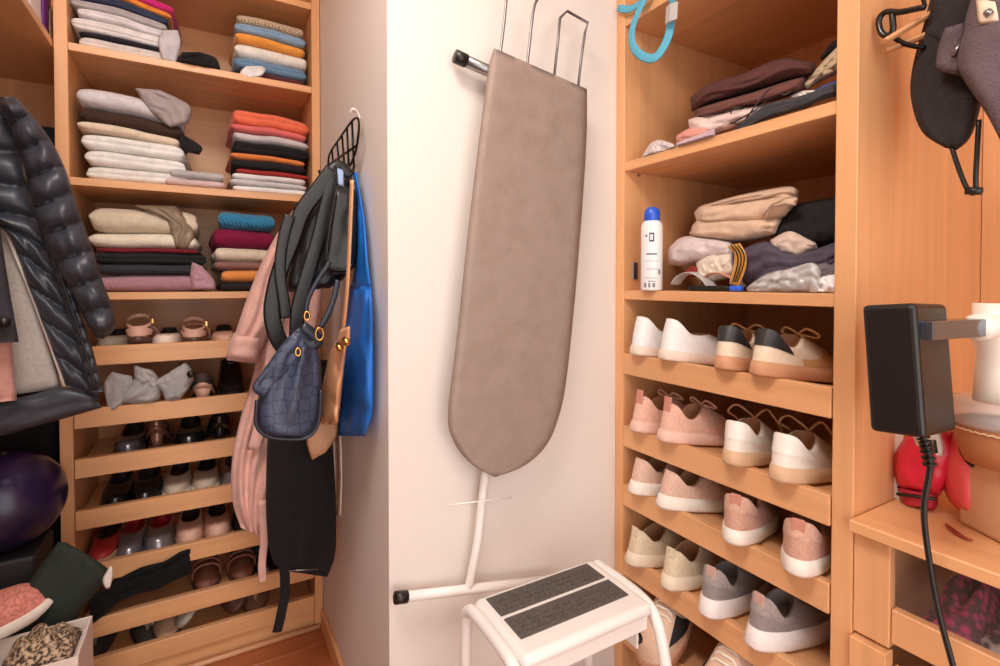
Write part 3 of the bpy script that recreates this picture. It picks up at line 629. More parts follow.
# blue strap over the upper shelf
bs = thing('luggage_strap', 'light blue webbing strap with grey buckle dangling from the top shelf', 'strap', at(652, 20, 'x', XR-.012)); b0 = bs.location.copy()
CY_ = mat('cyan_web', (92, 178, 206), .7, 'fabric', scale=200, bump=.3)
X = XR-.014
MB().tube(smooth_path([at(*q, 'x', X-.012*math.sin(i*.6)) for i, q in enumerate([(648, -6), (639, 10), (632, 30), (633, 46), (642, 56), (654, 58), (663, 48), (669, 34), (671, 20)])], 6), .01, 8, (.0105, .0015, (1, 0, 0))).build('webbing', CY_, bs, b0)
MB().tube(smooth_path([at(*q, 'x', X+.002) for q in [(618, 8), (630, 9), (641, 2), (650, -8)]], 5), .01, 8, (.009, .0015, (1, 0, 0))).build('webbing', CY_, bs, b0)
MB().tube([at(671, 22, 'x', X-.003), at(672, 4, 'x', X-.003)], .01, 4, (.018, .006, (1, 0, 0))).build('buckle', mat('buckle_grey', (178, 172, 170), .4), bs, b0, False, .001)
MB().tube([at(672, 5, 'x', X), at(673, -12, 'x', X)], .01, 8, (.0105, .002, (1, 0, 0))).build('webbing', CY_, bs, b0)
# ================================================================ drawer chest, right bay
zc = at(850, 520, 'x', XR-.02).z
ch = thing('drawer_chest', 'maple drawer chest with a glass-fronted drawer below the counter', 'chest', (XR, 0, 0)); O = (XR, 0, 0)
yd = at(890, 560, 'x', XR).y; yA = YR2-.0015; zb = at(850, 628, 'x', XR).z
zrt = at(891, 610, 'x', XR+.002).z
bx('counter', (XR-.02, -.69, zc-.02), (XB-.002, yA, zc), WY, ch, O, .002)
bx('stile', (XR, yd, zb), (XR+.02, yA, zc-.0215), WZ, ch, O); bx('side_panel', (XR+.02, yA-.018, 0), (XB-.002, yA, zc-.0215), WX, ch, O)
dr = bx('drawer', (XR+.004, -.68, zrt-.055), (XR+.022, yd-.001, zrt), WY, ch, O)
bx('drawer_bottom', (XR+.022, -.68, zrt-.05), (XB-.05, yd-.03, zrt-.04), WY, dr, O)
bx('glass_pane', (XR+.010, -.68, zrt), (XR+.013, yd-.001, zc-.0215), mat('smoked_glass', (150, 140, 135), .05, alpha=.06, spec=.8), dr, O, 0)
d2 = bx('drawer', (XR-.012, yd, zb-.20), (XR+.015, yA, zb-.006), WZ, ch, O); d3 = bx('drawer', (XR+.004, -.68, zb-.2), (XR+.02, yd-.003, zb-.03), WY, ch, O)
bx('drawer', (XR-.004, -.68, .06), (XR+.02, yA, zb-.21), WY, ch, O)
# scarf in the glass drawer
for k, (c, c2, lab, ya, yb, rz) in enumerate((((88, 70, 72), (190, 178, 176), 'grey lace patterned scarf inside the glass drawer', .10, .30, .05), ((196, 62, 120), (96, 60, 66), 'pink flowered scarf inside the glass drawer', .29, .37, .045))):
    m = MB().grid(lambda u, v: Vector((XR+.05+.2*u, ya+(yb-ya)*v, zrt-.039+rz*2.0*(math.sin(PI*min(.98, max(.02, u)))**.5)*(math.sin(PI*min(.97, max(.03, v))))**.5*(.8+.4*nz3(u*4, v*5, k))+.004*nz3(u*14, v*14, 3))), 24, 24)
    m.grid(lambda u, v: Vector((XR+.05+.2*u, ya+(yb-ya)*v, zrt-.0395)), 2, 2)
    place(m, 'scarf', mat('scarf_%d' % k, c, .9, 'check', scale=70, bump=.5, col2=c2), lab, 'scarf')
# things on the counter
RED, COR = mat('red_gloss', (206, 34, 58), .35), mat('coral_gloss', (236, 92, 96), .4)
t = thing('red_pouch', 'red faceted pouch with black and white emblem beside coral pouch', 'pouch', at(916, 505, 'z', zc)); b0 = t.location.copy(); xx = t.location.x
sheet([(906, 436), (895, 452), (893, 470), (898, 488)], [(952, 430), (956, 450), (950, 476), (940, 496)], 'x', xx, .035, 10, 16, crumple(.008, 61, 3), zc+.001).build('body', RED, t, b0)
sheet([(897, 486), (899, 496), (902, 507)], [(938, 494), (938, 504), (934, 511)], 'x', xx-.004, .02, 8, 10, None, zc+.001).build('base_band', LEA('redband', (176, 36, 56)), t, b0)
sheet([(912, 434), (916, 448), (918, 458)], [(940, 432), (943, 446), (942, 456)], 'x', xx-.034, .002, 6, 6, None, None).build('emblem', mat('emblem_white', (232, 222, 214), .5), t, b0)
for k in range(4): MB().tube([at(921+4.5*k, 440, 'x', xx-.0385), at(924+4.2*k, 453, 'x', xx-.0385)], .002, 6).build('emblem_bar', BLACKP, t, b0)
MB().tube([at(897, 494, 'x', xx-.027), at(936, 499, 'x', xx-.027)], .003, 6).build('strap', BLACKP, t, b0)
t = thing('coral_pouch', 'coral pink teardrop pouch with black strap beside red pouch', 'pouch', at(962, 517, 'z', zc)); b0 = t.location.copy(); xx = t.location.x
sheet([(955, 428), (944, 446), (939, 468), (946, 496), (962, 514)], [(976, 434), (984, 450), (986, 480), (982, 505), (976, 518)], 'x', xx, .045, 14, 22, crumple(.003, 62, 2), zc+.001, pe=2).build('body', COR, t, b0)
MB().tube(smooth_path([at(965, 434, 'x', xx-.036), at(963, 446, 'x', xx-.047), at(970, 460, 'x', xx-.05), at(980, 468, 'x', xx-.04)], 5), .005, 8, (.007, .002, (1, 0, 0))).build('strap', BLACKP, t, b0)
bxp = at(893, 497, 'z', zc)
o = bx('plastic_sleeve', (bxp.x-.005, at(904, 480, 'x', bxp.x).y, zc+.001), (bxp.x-.003, bxp.y, at(893, 425, 'x', bxp.x).z), PLAS, None, (bxp.x, bxp.y, zc), 0); tag(o, 'narrow clear plastic sleeve standing beside the red pouch', 'packet')
o = MB().tube(smooth_path([at(q, r, 'z', zc+.003) for q, r in ((946, 524), (956, 531), (966, 538), (972, 540), (964, 538), (951, 530), (946, 524))], 5), .0016, 6).build('hair_tie', mat('red_elastic', (168, 66, 44), .6), None, at(960, 533, 'z', zc)); tag(o, 'thin red elastic hair tie lying on the counter', 'hair tie')
pc = at(1046, 556, 'z', zc); cxy = pc+_f*.045; cxy.z = zc+.0005
t = thing('storage_box', 'clear plastic box with tan contents standing on the counter', 'box', cxy, (0, 0, ANG-PI/2))
MB().box((-.036, -.045, .0), (.09, .06, .115)).build('body', mat('clear_tan', (226, 180, 140), .12, alpha=.8), t, None, False, .008, 0, 3)
tb = thing('tub', 'brown round tub with clear plastic lid on top of the clear box', 'tub', cxy+Vector((0, 0, .1155)))
lathe([(.060, 0), (.072, .03), (.076, .058), (.076, .062)]).build('body', mat('kraft', (184, 122, 78), .6), tb)
wv = MB().tube([((.0775+.0012*(k % 2))*math.cos(2*PI*k/96), (.0775+.0012*(k % 2))*math.sin(2*PI*k/96), .055+.002*(k % 2)) for k in range(96)], .0014, 5, None, True).build('stitching', mat('stitch', (236, 206, 170), .7), tb)
lathe([(.078, .062), (.080, .068), (.080, .078), (.077, .082), (.079, .086), (.078, .098), (.060, .100), (.0, .1)]).build('lid', mat('clear_lid', (236, 226, 220), .1, alpha=.5, spec=.9), tb)
# black adapter on an arm with a white post, standing on the tub
pz = cxy.z+.1155+.1008; txy = cxy.copy(); cxy = cxy+_r*-.034
a0, a1 = at(866, 309, 'x', .84), at(921, 306, 'x', .84)
st = thing('adapter_stand', 'black power adapter on a short metal arm held by a white post', 'adapter', (cxy.x, cxy.y, pz)); b0 = st.location.copy()
lathe([(.026, 0), (.024, .05), (.022, .07), (.026, .09), (.028, .11), (.028, .15), (.0, .15)]).build('post', mat('white_plastic', (240, 230, 216), .35), st)
zt, zbm = at(893, 305, 'x', .85).z, at(905, 436, 'x', .85).z
m = MB().box((.84, a1.y, zbm), (.945, a0.y, zt))
mid = Vector((.89, (a0.y+a1.y)/2, (zt+zbm)/2)); m.xf(Matrix.Translation(mid) @ Matrix.Rotation(math.radians(-5), 4, 'X') @ Matrix.Rotation(math.radians(2), 4, 'Y') @ Matrix.Translation(-mid))
m.build('adapter_body', BLACKP, st, b0, False, .007, 0, 3)
pa = at(938, 331, 'y', a1.y-.012); pb_ = Vector((cxy.x, cxy.y, pa.z))
beam(pa+Vector((-.006, .014, 0)), pb_.lerp(pa, .2), .024, .026).build('arm', mat('arm_metal', (126, 138, 154), .16, metal=.9), st, b0, False, .002)
MB().tube([pb_.lerp(pa, .35), pb_], .02, 12).build('collar', mat('white_plastic', (240, 230, 216), .35), st, b0)
cpts = [at(*q, 'x', xq) for q, xq in (((920, 432), .88), ((926, 445), .88), ((930, 467), .885), ((924, 508), .885), ((928, 552), .89), ((938, 609), .895), ((953, 666), .9), ((968, 730), .9))]
MB().tube(smooth_path(cpts, 8), .0042, 8).build('cord', BLACKP, st, b0)
rb_ = smooth_path(cpts[:3], 8)
for k in range(2, 15, 2): MB().tube([rb_[k], rb_[k]+(rb_[k+1]-rb_[k]).normalized()*.003], .0085, 10).build('strain_relief', BLACKP, st, b0)
# ---------------------------------------------------------------- hangers and caps
hx = 1.0
hg = thing('hanger', 'wooden clip hanger with black bracket hooked beside the caps', 'hanger', at(905, 30, 'x', hx)); b0 = hg.location.copy()
for dy in (0, 9): MB().tube([at(884, 42+dy, 'x', hx-.03+dy*.002), at(930, 14+dy*2.2, 'x', hx+.03)], .01, 6, (.009, .006, (0, 0, 1))).build('bar', mat('hanger_wood', (206, 150, 104), .4), hg, b0, False, .002)
MB().tube(smooth_path([at(q, r, 'x', hx-.01) for q, r in ((925, 7), (900, 12), (886, 12), (879, 20), (881, 32), (888, 36), (893, 30), (892, 14))], 6), .005, 8).build('hook', mat('black_gloss', (24, 20, 18), .2), hg, b0)
MB().tube(smooth_path([at(892, 36, 'x', hx-.01), at(905, 44, 'x', hx), at(925, 48, 'x', hx+.01)], 4), .004, 8).build('wire', BLACKM, hg, b0)
MB().tube(smooth_path([at(925, 7, 'x', hx-.01), at(925, -20, 'x', hx), (1.12, at(925, -20, 'x', hx).y, ZRAIL+.013)], 5), .003, 8).build('hook', BLACKM, hg, b0)
BC = fab((52, 46, 46)); GC = fab((104, 88, 92))
t = thing('hat', 'black cap with a drawstring and toggle hanging by the hanger', 'cap', at(945, 150, 'x', 1.05)); b0 = t.location.copy()
sheet([(933, -12), (922, 30), (912, 70), (911, 100), (922, 132), (945, 148)], [(985, -12), (988, 30), (986, 70), (980, 110), (970, 138), (957, 150)], 'x', 1.05, .04, 16, 30, folds_fn(1, .002, 3), pe=8, ends=.05).build('crown', BC, t, b0)
MB().tube(smooth_path([at(q, r, 'x', 1.02) for q, r in ((952, 148), (960, 172), (968, 190), (975, 192), (976, 170), (979, 120))], 6), .0035, 8).build('drawstring', BLACKP, t, b0)
MB().tube([at(966, 191, 'x', 1.015), at(982, 191, 'x', 1.015)], .006, 10).build('toggle', BLACKP, t, b0)
MB().tube(smooth_path([at(926, 30, 'x', 1.003), at(940, 34, 'x', .998), at(955, 34, 'x', .998)], 4), .0012, 6).build('seam', BLACKP, t, b0)
MB().tube([at(958, -10, 'x', 1.06), (1.12, at(958, -10, 'x', 1.06).y, ZRAIL-.013)], .003, 6).build('loop', BLACKP, t, b0)
t = thing('hat', 'purple-grey cap with a strap patch overlapping the black cap', 'cap', at(985, 140, 'x', .99)); b0 = t.location.copy()
sheet([(975, -14), (962, 30), (955, 62), (966, 84), (985, 112), (1000, 140)], [(1030, -14), (1040, 30), (1045, 62), (1045, 100), (1040, 130), (1030, 150)], 'x', .99, .045, 16, 30, folds_fn(1, .002, 6), pe=8, ends=.05).build('crown', GC, t, b0)
sheet([(945, 28), (938, 48), (935, 70)], [(966, 22), (964, 50), (960, 76)], 'x', .985, .012, 8, 12, folds_fn(2, .002, 2)).build('strap_tab', GC, t, b0)
MB().tube([at(953, 56, 'x', .972), at(960, 44, 'x', .972)], .003, 6).build('buckle', STEEL, t, b0)
sheet([(976, 0), (978, 25)], [(998, -2), (1000, 22)], 'x', .945, .003, 6, 6).build('patch', mat('patch_cream', (226, 206, 180), .7), t, b0)
MB().tube([at(987, 11, 'x', .941), at(990, 15, 'x', .941)], .005, 8).build('rivet', STEEL, t, b0)
MB().tube([at(1000, -12, 'x', 1.0), (1.12, at(1000, -12, 'x', 1.0).y, ZRAIL-.013)], .003, 6).build('loop', GC, t, b0)
# ================================================================ ironing board on the white wall
YI = YW-.055
ib = thing('ironing_board', 'grey-brown covered ironing board with white folded legs hung on the white wall', 'ironing board', at(490, 590, 'y', YI)); b0 = ib.location.copy()
m = sheet([(494, 48), (487, 78), (471, 205), (457, 335), (448, 412), (453, 440), (470, 463), (494, 477)], [(587, 89), (586, 150), (577, 275), (567, 375), (559, 416), (546, 446), (524, 466), (496, 477)], 'y', YI, .013, 24, 60,
      lambda u, v: .0045*nz3(u*2.5+v*8, v*24, 2)*max(.2, 1-v*2.5)+.0012*nz3(u*9, v*22, 7), None, 1.3, 18, .012)
m.build('cover', mat('board_cover', (152, 132, 120), .6, 'fabric', scale=26, bump=.25, col2=(144, 124, 111)), ib, b0)
YQ = YW-.03
MB().tube(smooth_path([at(q, r, 'y', YQ) for q, r in ((487, 462), (482, 500), (477, 545), (468, 590))], 5), .0095, 12).build('leg', WHITEM, ib, b0)
ft = MB().tube([at(403, 597, 'y', YQ), at(556, 579, 'y', YQ)], .0105, 12).build('foot', WHITEM, ib, b0)
MB().tube([at(395, 598, 'y', YQ), at(407, 596.6, 'y', YQ)], .0125, 12).build('end_cap', BLACKP, ft, b0)
MB().tube([at(450, 505, 'y', YQ-.014), at(512, 497.5, 'y', YQ-.014)], .0016, 6).build('wire_rod', WHITEM, ib, b0)
ft = MB().tube([at(459, 58, 'y', YQ), at(540, 93, 'y', YQ)], .0125, 12).build('foot', STEEL, ib, b0)
MB().tube([at(455, 56, 'y', YQ), at(466, 61, 'y', YQ)], .0145, 12).build('end_cap', BLACKP, ft, b0)
YV = YI+.002
WIRE = mat('wire_grey', (126, 120, 118), .35, metal=.8)
for pts in ([(500, 56), (504, 24), (508, -20)], [(527, 66), (530, 40), (534, 8), (541, -4), (560, -14)], [(554, 78), (558, 40), (560, 18), (567, 11), (588, 23), (585, 32), (581, 60), (578, 88)]):
    P = [at(*q, 'y', YV-.0*k) for k, q in enumerate(pts)]
    MB().tube(P if len(P) > 5 else smooth_path(P, 5), .0032, 8).build('iron_rest_wire', WIRE, ib, b0)
# ================================================================ step stool
ZT = .52
A, B, Cc, Dd = at(474, 602, 'z', ZT), at(587, 556, 'z', ZT), at(652, 601, 'z', ZT), at(529, 662, 'z', ZT)
x0, x1, y0, y1 = (A.x+Dd.x)/2, (B.x+Cc.x)/2, (Cc.y+Dd.y)/2, (A.y+B.y)/2
y1 = min(y1, YW-.05)
ss = thing('step_stool', 'white metal step stool with dark ribbed grip strips in front of the wall', 'stool', ((x0+x1)/2, (y0+y1)/2, 0)); b0 = ss.location.copy()
MB().box((x0, y0, ZT-.026), (x1, y1, ZT)).build('step_plate', WHITEM, ss, b0, 'auto', .012, 0, 4)
MB().box((x0+.012, y0+.004, ZT-.05), (x1-.012, y0+.012, ZT-.02)).build('front_flange', WHITEM, ss, b0, False, .003)
GR = mat('grip_rubber', (78, 70, 66), .75, 'speck', scale=190, bump=.5, col2=(94, 86, 80))
W_, D_y = x1-x0, y1-y0
for f0, f1 in ((.60, .92), (.23, .55)):
    pad = MB().box((x0+.02, y0+D_y*f0, ZT-.001), (x1-.024, y0+D_y*f1, ZT+.0025)).build('grip_strip', GR, ss, b0, False, .006, 0, 3)
    r = MB()
    for i in range(9):
        for j in range(3):
            xx = x0+.045+(W_-.09)*i/8; yy = y0+D_y*(f0+(f1-f0)*(j+.8)/4.6)
            r.box((xx-.009, yy, ZT+.002), (xx+.009, yy+.004, ZT+.0038))
    r.build('grip_ribs', GR, pad, b0, False)['kind'] = 'stuff'
for x, nm in ((x0-.010, 'l'), (x1+.010, 'r')):
    pts = [(x, y1+.035, .0), (x, y1+.022, .2), (x, y1+.012, ZT-.06), (x, y1-.004, ZT-.022), (x, y1-.03, ZT-.012), (x, y0+.05, ZT-.014), (x, y0+.01, ZT-.03), (x, y0-.012, ZT-.075), (x, y0-.03, ZT-.16), (x, y0-.05, .25), (x, y0-.075, 0)]
    f = MB().tube(smooth_path(pts, 5), .0115, 12).build('side_frame', WHITEM, ss, b0)
    for p in (pts[0], pts[-1]): MB().tube([(p[0], p[1], .0), (p[0], p[1], .03)], .0145, 12).build('rubber_foot', BLACKP, f, b0)
for yy, zz in ((y1+.02, .22), (y0-.052, .22)): MB().tube([(x0-.01, yy, zz), (x1+.01, yy, zz)], .009, 10).build('crossbar', WHITEM, ss, b0)
MB().box((x0+.01, y0-.1, .235), (x1-.01, y0+.06, .26)).build('lower_step', WHITEM, ss, b0, False, .008, 0, 3)
MB().box((x1-.035, y0+.01, ZT-.085), (x1-.030, y1-.05, ZT-.02)).build('bracket', WHITEM, ss, b0, False, .002)
kp = at(638, 636, 'x', x1-.004)
MB().tube([kp, kp+Vector((-.012, 0, 0))], .013, 14).build('pivot_knob', BLACKP, ss, b0)
# ================================================================ hook rack and what hangs on the side wall
xr_ = XC-.003
hk = thing('hook_rack', 'black wire hook rack fixed to the side wall above the hanging bags', 'hook rack', at(348, 150, 'x', XC-.01)); b0 = hk.location.copy()
def w_(q, r, x=XC-.02): return at(q, r, 'x', x)
MB().tube(smooth_path([w_(329, 176), (w_(329, 156)), w_(340, 138), w_(354, 119), w_(359, 124), w_(356, 150), w_(350, 166)], 6), .0028, 8).build('frame', BLACKM, hk, b0)
for q0, r0, q1, r1 in ((332, 150, 334, 172), (337, 142, 340, 172), (342, 135, 345, 172), (347, 128, 349, 170), (352, 122, 354, 168)):
    MB().tube([w_(q0, r0), w_(q1, r1)], .0028, 6).build('wire', BLACKM, hk, b0)
MB().tube([w_(330, 164), w_(356, 146)], .0028, 6).build('wire', BLACKM, hk, b0)
for q, r in ((336, 172), (346, 171), (354, 168)):
    p = w_(q, r); MB().tube(smooth_path([p, p+Vector((-.01, 0, -.02)), p+Vector((-.035, 0, -.02)), p+Vector((-.045, 0, 0))], 4), .0032, 6).build('hook', BLACKM, hk, b0)
ah = MB().tube(smooth_path([w_(360, 119, XC-.012), w_(357, 112, XC-.02), w_(353, 109, XC-.03), w_(350, 113, XC-.035)], 5), .003, 8).build('wall_hook', mat('clear_hook', (226, 216, 208), .2), None, w_(357, 115)); tag(ah, 'small clear plastic hook stuck on side wall above the rack', 'hook')
# pink coat
PKC = fab((224, 174, 160), 'fabric', scale=30, bump=.3)
ct = thing('coat', 'dusty pink long coat with folded cuff hanging below the hook rack', 'coat', at(265, 540, 'y', 1.50)); b0 = ct.location.copy()
sheet([(318, 178), (296, 215), (272, 275), (262, 320), (254, 370), (240, 420), (232, 460), (232, 500), (241, 528)], [(336, 180), (330, 230), (322, 300), (312, 350), (302, 400), (285, 450), (272, 500), (267, 525), (266, 538)], 'y', 1.50, .03, 22, 50, folds_fn(3.2, .011, 3, .15, .12), None, .5).build('body', PKC, ct, b0)
sl = sheet([(320, 174), (296, 206), (270, 246), (250, 290), (238, 325), (231, 345)], [(338, 180), (316, 216), (296, 262), (278, 310), (266, 340), (260, 352)], 'y', 1.44, .035, 16, 40, folds_fn(1.6, .006, 8, .2), None, .6, 3).build('sleeve', PKC, ct, b0)
sheet([(234, 333), (229, 345), (226, 360)], [(262, 336), (260, 350), (258, 364)], 'y', 1.435, .042, 12, 10, rib(2, .002), None, .6, 3, .25).build('cuff', PKC, sl, b0)
MB().tube(smooth_path([at(q, r, 'y', 1.46) for q, r in ((262, 500), (264, 540), (262, 565), (263, 582))], 6), .004, 8, (.010, .003, (0, 1, 0))).build('belt_end', PKC, ct, b0)
MB().tube(smooth_path([at(q, r, 'y', 1.452) for q, r in ((300, 235), (286, 290), (275, 330), (266, 400), (254, 450))], 6), .004, 8, (.016, .004, (0, 1, 0))).build('front_edge', PKC, ct, b0)
# black long garment with sash
BKG = fab((30, 26, 27), 'fabric', scale=50)
g = thing('black_skirt', 'black long skirt with a narrow sash hanging beside the pink coat', 'skirt', at(300, 575, 'y', 1.40)); b0 = g.location.copy()
sheet([(272, 360), (268, 430), (266, 480), (267, 530), (273, 562), (286, 571)], [(332, 360), (332, 430), (335, 480), (336, 520), (335, 555), (327, 577)], 'y', 1.40, .03, 20, 30, folds_fn(2.5, .006, 13, .05), None, .6).build('body', BKG, g, b0)
MB().tube(smooth_path([at(q, r, 'y', 1.385) for q, r in ((284, 560), (285, 590), (281, 615), (277, 632))], 6), .004, 8, (.012, .003, (0, 1, 0))).build('sash', BKG, g, b0)
MB().tube([at(288, 571, 'y', 1.366), at(318, 569, 'y', 1.366)], .0016, 6).build('hem_trim', STEEL, g, b0)
# beige flap and pale straps
o = place(sheet([(312, 418), (306, 440), (312, 460)], [(338, 418), (337, 436), (326, 452)], 'y', 1.33, .010, 10, 14, folds_fn(2, .003, 5)), 'tan_pouch', LEA('flap', (206, 154, 116), .6), 'tan leather flap pouch hanging below the tan bag', 'pouch')
for k in range(3):
    o = MB().tube(smooth_path([at(334+3.2*k, 436, 'x', XC-.03), at(335+3.2*k, 480, 'x', XC-.03), at(333.5+3.4*k, 515, 'x', XC-.028)], 5), .0022, 6).build('lace_cord', mat('pale_cord_%d' % (k % 2), ((226, 206, 190), (96, 72, 62))[k % 2], .7), None, at(335, 500, 'x', XC-.03))
    tag(o, ('thin pale cord hanging along the edge of the black skirt', 'thin dark brown cord hanging between two pale cords', 'thin pale cord hanging closest to the bare side wall')[k], 'cord', 'cords under the blue bag')
# blue tote, flat against the wall
BLU = mat('blue_cloth', (24, 114, 208), .5, 'fabric', scale=30, bump=.25, col2=(18, 100, 192))
g = thing('tote_bag', 'bright blue cloth tote bag hanging flat against the side wall', 'bag', at(356, 436, 'x', XC-.02)); b0 = g.location.copy()
sheet([(350, 286), (346, 310), (342, 380), (336, 428), (338, 436)], [(371, 286), (372.5, 310), (373, 380), (372, 414), (365, 436)], 'x', XC-.022, .012, 14, 30, folds_fn(2, .003, 3), None, .8).build('body', BLU, g, b0)
sheet([(352, 172), (356, 200), (357, 250), (350, 290)], [(357, 172), (364, 214), (369, 270), (371, 292)], 'x', XC-.018, .006, 8, 24, folds_fn(1, .002, 6), None, .8).build('handle', BLU, g, b0)
# tan leather bag
TAN = LEA('tanbag', (216, 160, 118), .5)
g = thing('shoulder_bag', 'tan leather shoulder bag with flat strap between the navy bag and blue tote', 'bag', at(328, 424, 'x', XC-.075)); b0 = g.location.copy()
sheet([(335, 342), (329, 356), (321, 395), (318, 424)], [(349, 330), (346, 350), (341, 398), (338, 425)], 'x', XC-.075, .022, 12, 24, folds_fn(1, .002, 3), None, .8, 6, .06).build('body', TAN, g, b0)
MB().tube(smooth_path([at(q, r, 'x', XC-.09) for q, r in ((352, 180), (350, 230), (347, 290), (342, 340))], 6), .004, 8, (.010, .003, (1, 0, 0))).build('strap', TAN, g, b0)
for k in range(2): MB().tube([at(338+7*k, 345-6*k, 'x', XC-.105), at(340+7*k, 349-6*k, 'x', XC-.105)], .006, 10).build('fitting', GOLD, g, b0)
sheet([(340, 330), (336, 344)], [(350, 326), (350, 340)], 'x', XC-.098, .008, 8, 8).build('flap', TAN, g, b0)
# black nylon bag
NYL = mat('black_nylon', (29, 27, 27), .42, 'fabric', scale=24, bump=.08)
g = thing('backpack', 'black nylon backpack with wide dangling straps on the hook rack', 'backpack', at(320, 292, 'y', 1.24)); b0 = g.location.copy()
sheet([(326, 178), (308, 212), (294, 250), (286, 284), (290, 292)], [(352, 176), (354, 210), (352, 250), (346, 276), (330, 288)], 'y', 1.28, .04, 18, 30, folds_fn(1.4, .005, 3, .3), None, .7).build('body', NYL, g, b0)
pk = sheet([(334, 184), (329, 215), (324, 250), (322, 266), (330, 274)], [(358, 190), (359.5, 220), (358, 250), (355, 266), (348, 274)], 'y', 1.21, .04, 16, 26, folds_fn(1, .002, 5), None, .6, 6, .1).build('front_pocket', NYL, g, b0)
MB().tube(smooth_path([at(q, r, 'y', 1.167) for q, r in ((336, 192), (331, 220), (327, 250), (329, 266), (342, 270), (353, 264))], 5), .0022, 6).build('piping', BLACKP, pk, b0)
for pts, wd in ([(333, 170), (318, 190), (302, 212), (292, 240), (283, 262), (276, 285), (272, 312), (277, 336), (287, 350), (298, 350)], .018), ([(336, 170), (328, 200), (318, 240), (306, 280), (298, 310), (296, 345)], .016), ([(290, 215), (283, 240), (280, 270), (284, 300), (286, 318)], .012):
    MB().tube(smooth_path([at(q, r, 'y', 1.215+.004*k) for k, (q, r) in enumerate(pts)], 6), .01, 8, (wd, .0016, (0, 1, 0))).build('strap', NYL, g, b0)
MB().tube(smooth_path([at(q, r, 'y', 1.23) for q, r in ((330, 178), (334, 168), (342, 166), (350, 176))], 5), .006, 8, (.012, .004, (0, 1, 0))).build('grab_handle', NYL, g, b0)
sheet([(337, 168), (338, 186)], [(344, 170), (344, 187)], 'y', 1.185, .002, 4, 6).build('fabric_label', mat('pale_blue_tag', (150, 170, 206), .6), g, b0)
# navy quilted bag
NQ = mat('navy_monogram', (44, 50, 68), .45, 'cells', scale=40, bump=.3, col2=(62, 71, 94))
NL = mat('navy_leather', (34, 38, 50), .4)
g = thing('handbag', 'navy patterned bucket handbag with gold rings in front of the pink coat', 'handbag', at(288, 438, 'y', 1.17)); b0 = g.location.copy()
bd = sheet([(290, 340), (276, 356), (262, 385), (256, 408), (257, 426), (268, 437)], [(316, 344), (321, 362), (322, 395), (319, 422), (312, 434), (302, 439)], 'y', 1.17, .055, 20, 34, lambda u, v: .012*(1-v)*math.sin(2*PI*2.2*u)*(1 if v < .8 else .4), None, .7, 3, .08).build('body', NQ, g, b0)
sheet([(296, 330), (282, 344), (262, 372), (252, 386), (256, 394)], [(304, 336), (304, 352), (290, 372), (272, 392), (262, 398)], 'y', 1.13, .012, 10, 20, folds_fn(1, .003, 3), None, .8, 6).build('gusset', NQ, g, b0)
MB().tube(smooth_path([at(q, r, 'y', 1.13) for q, r in ((257, 400), (256, 422), (262, 433), (274, 438), (300, 439), (312, 434), (319, 420), (321, 390))], 6), .004, 8).build('base_piping', NL, bd, b0)
MB().tube(smooth_path([at(q, r, 'y', 1.14) for q, r in ((296, 330), (310, 345), (318, 340), (302, 326))], 5), .004, 8, (.012, .006, (0, 1, 0))).build('closure', NL, g, b0)
def ring(c, r, n=20, ax='y', rad=.0022, sx=1):
    return MB().tube([c+Vector((r*sx*math.cos(2*PI*k/n), 0, r*math.sin(2*PI*k/n))) for k in range(n)], rad, 6, None, True)
for q, r, s in ((319.5, 334, .013), (298, 352, .008), (307, 316, .009)): ring(at(q, r, 'y', 1.105), s, sx=.6).build('ring', GOLD, g, b0)
MB().tube(smooth_path([at(q, r, 'y', 1.12) for q, r in ((321, 327), (328, 314), (334, 298), (338, 280))], 5), .004, 8, (.006, .002, (0, 1, 0))).build('strap', NL, g, b0)
MB().tube(smooth_path([at(q, r, 'y', 1.15) for q, r in ((306, 318), (308, 300), (318, 280), (330, 262))], 5), .004, 8, (.005, .002, (0, 1, 0))).build('strap', NL, g, b0)
# ================================================================ jackets in the corner wardrobe
YJ = 1.40
PUF = mat('black_puffer', (56, 58, 66), .42, 'fabric', scale=30, bump=.12, col2=(50, 52, 60))
zj = ZS-.09
j = thing('puffer_jacket', 'black quilted puffer jacket with grey fleece lining hanging in the corner wardrobe', 'jacket', at(20, 430, 'y', YJ)); b0 = j.location.copy()
def quilt(n, a, sl=0, seed=0): return lambda u, v: a*(abs(math.sin(PI*(n*v+sl*u)))**.55-1)+a*.22*nz3(u*4, v*n*1.3, seed)+a*.12*nz3(u*12, v*n*2, seed+5)*(1-abs(math.sin(PI*(n*v+sl*u))))
sheet([(-60, 106), (-66, 160), (-40, 205), (6, 232), (28, 285), (48, 338), (66, 386)], [(16, 98), (22, 150), (32, 200), (48, 245), (66, 290), (84, 340), (100, 398)], 'y', YJ, .025, 22, 110, quilt(9, .024, -.6, 2), None, .6).build('body', PUF, j, b0)
pk = sheet([(34, 214), (46, 250), (60, 290), (76, 340), (90, 392)], [(46, 212), (59, 250), (73, 290), (90, 340), (104, 392)], 'y', YJ-.03, .02, 12, 100, quilt(12, .014, .3, 6), None, .6).build('placket', PUF, j, b0)
MB().tube(smooth_path([at(q, r, 'y', YJ-.052) for q, r in ((40, 214), (53, 252), (66, 292), (82, 340), (96, 390))], 6), .0025, 6).build('zip', BLACKP, pk, b0)
sheet([(-4, 97), (10, 128), (22, 160), (29, 190), (34, 215), (47, 245), (61, 275), (75, 300), (86, 322), (96, 338)], [(16, 97), (38, 122), (55, 147), (67, 173), (75, 198), (85, 228), (94, 254), (104, 285), (113, 308), (115, 327), (104, 339)], 'y', YJ-.05, .058, 20, 120, quilt(9, .030, .25, 9), None, .7, 2.5, .06).build('sleeve', PUF, j, b0)
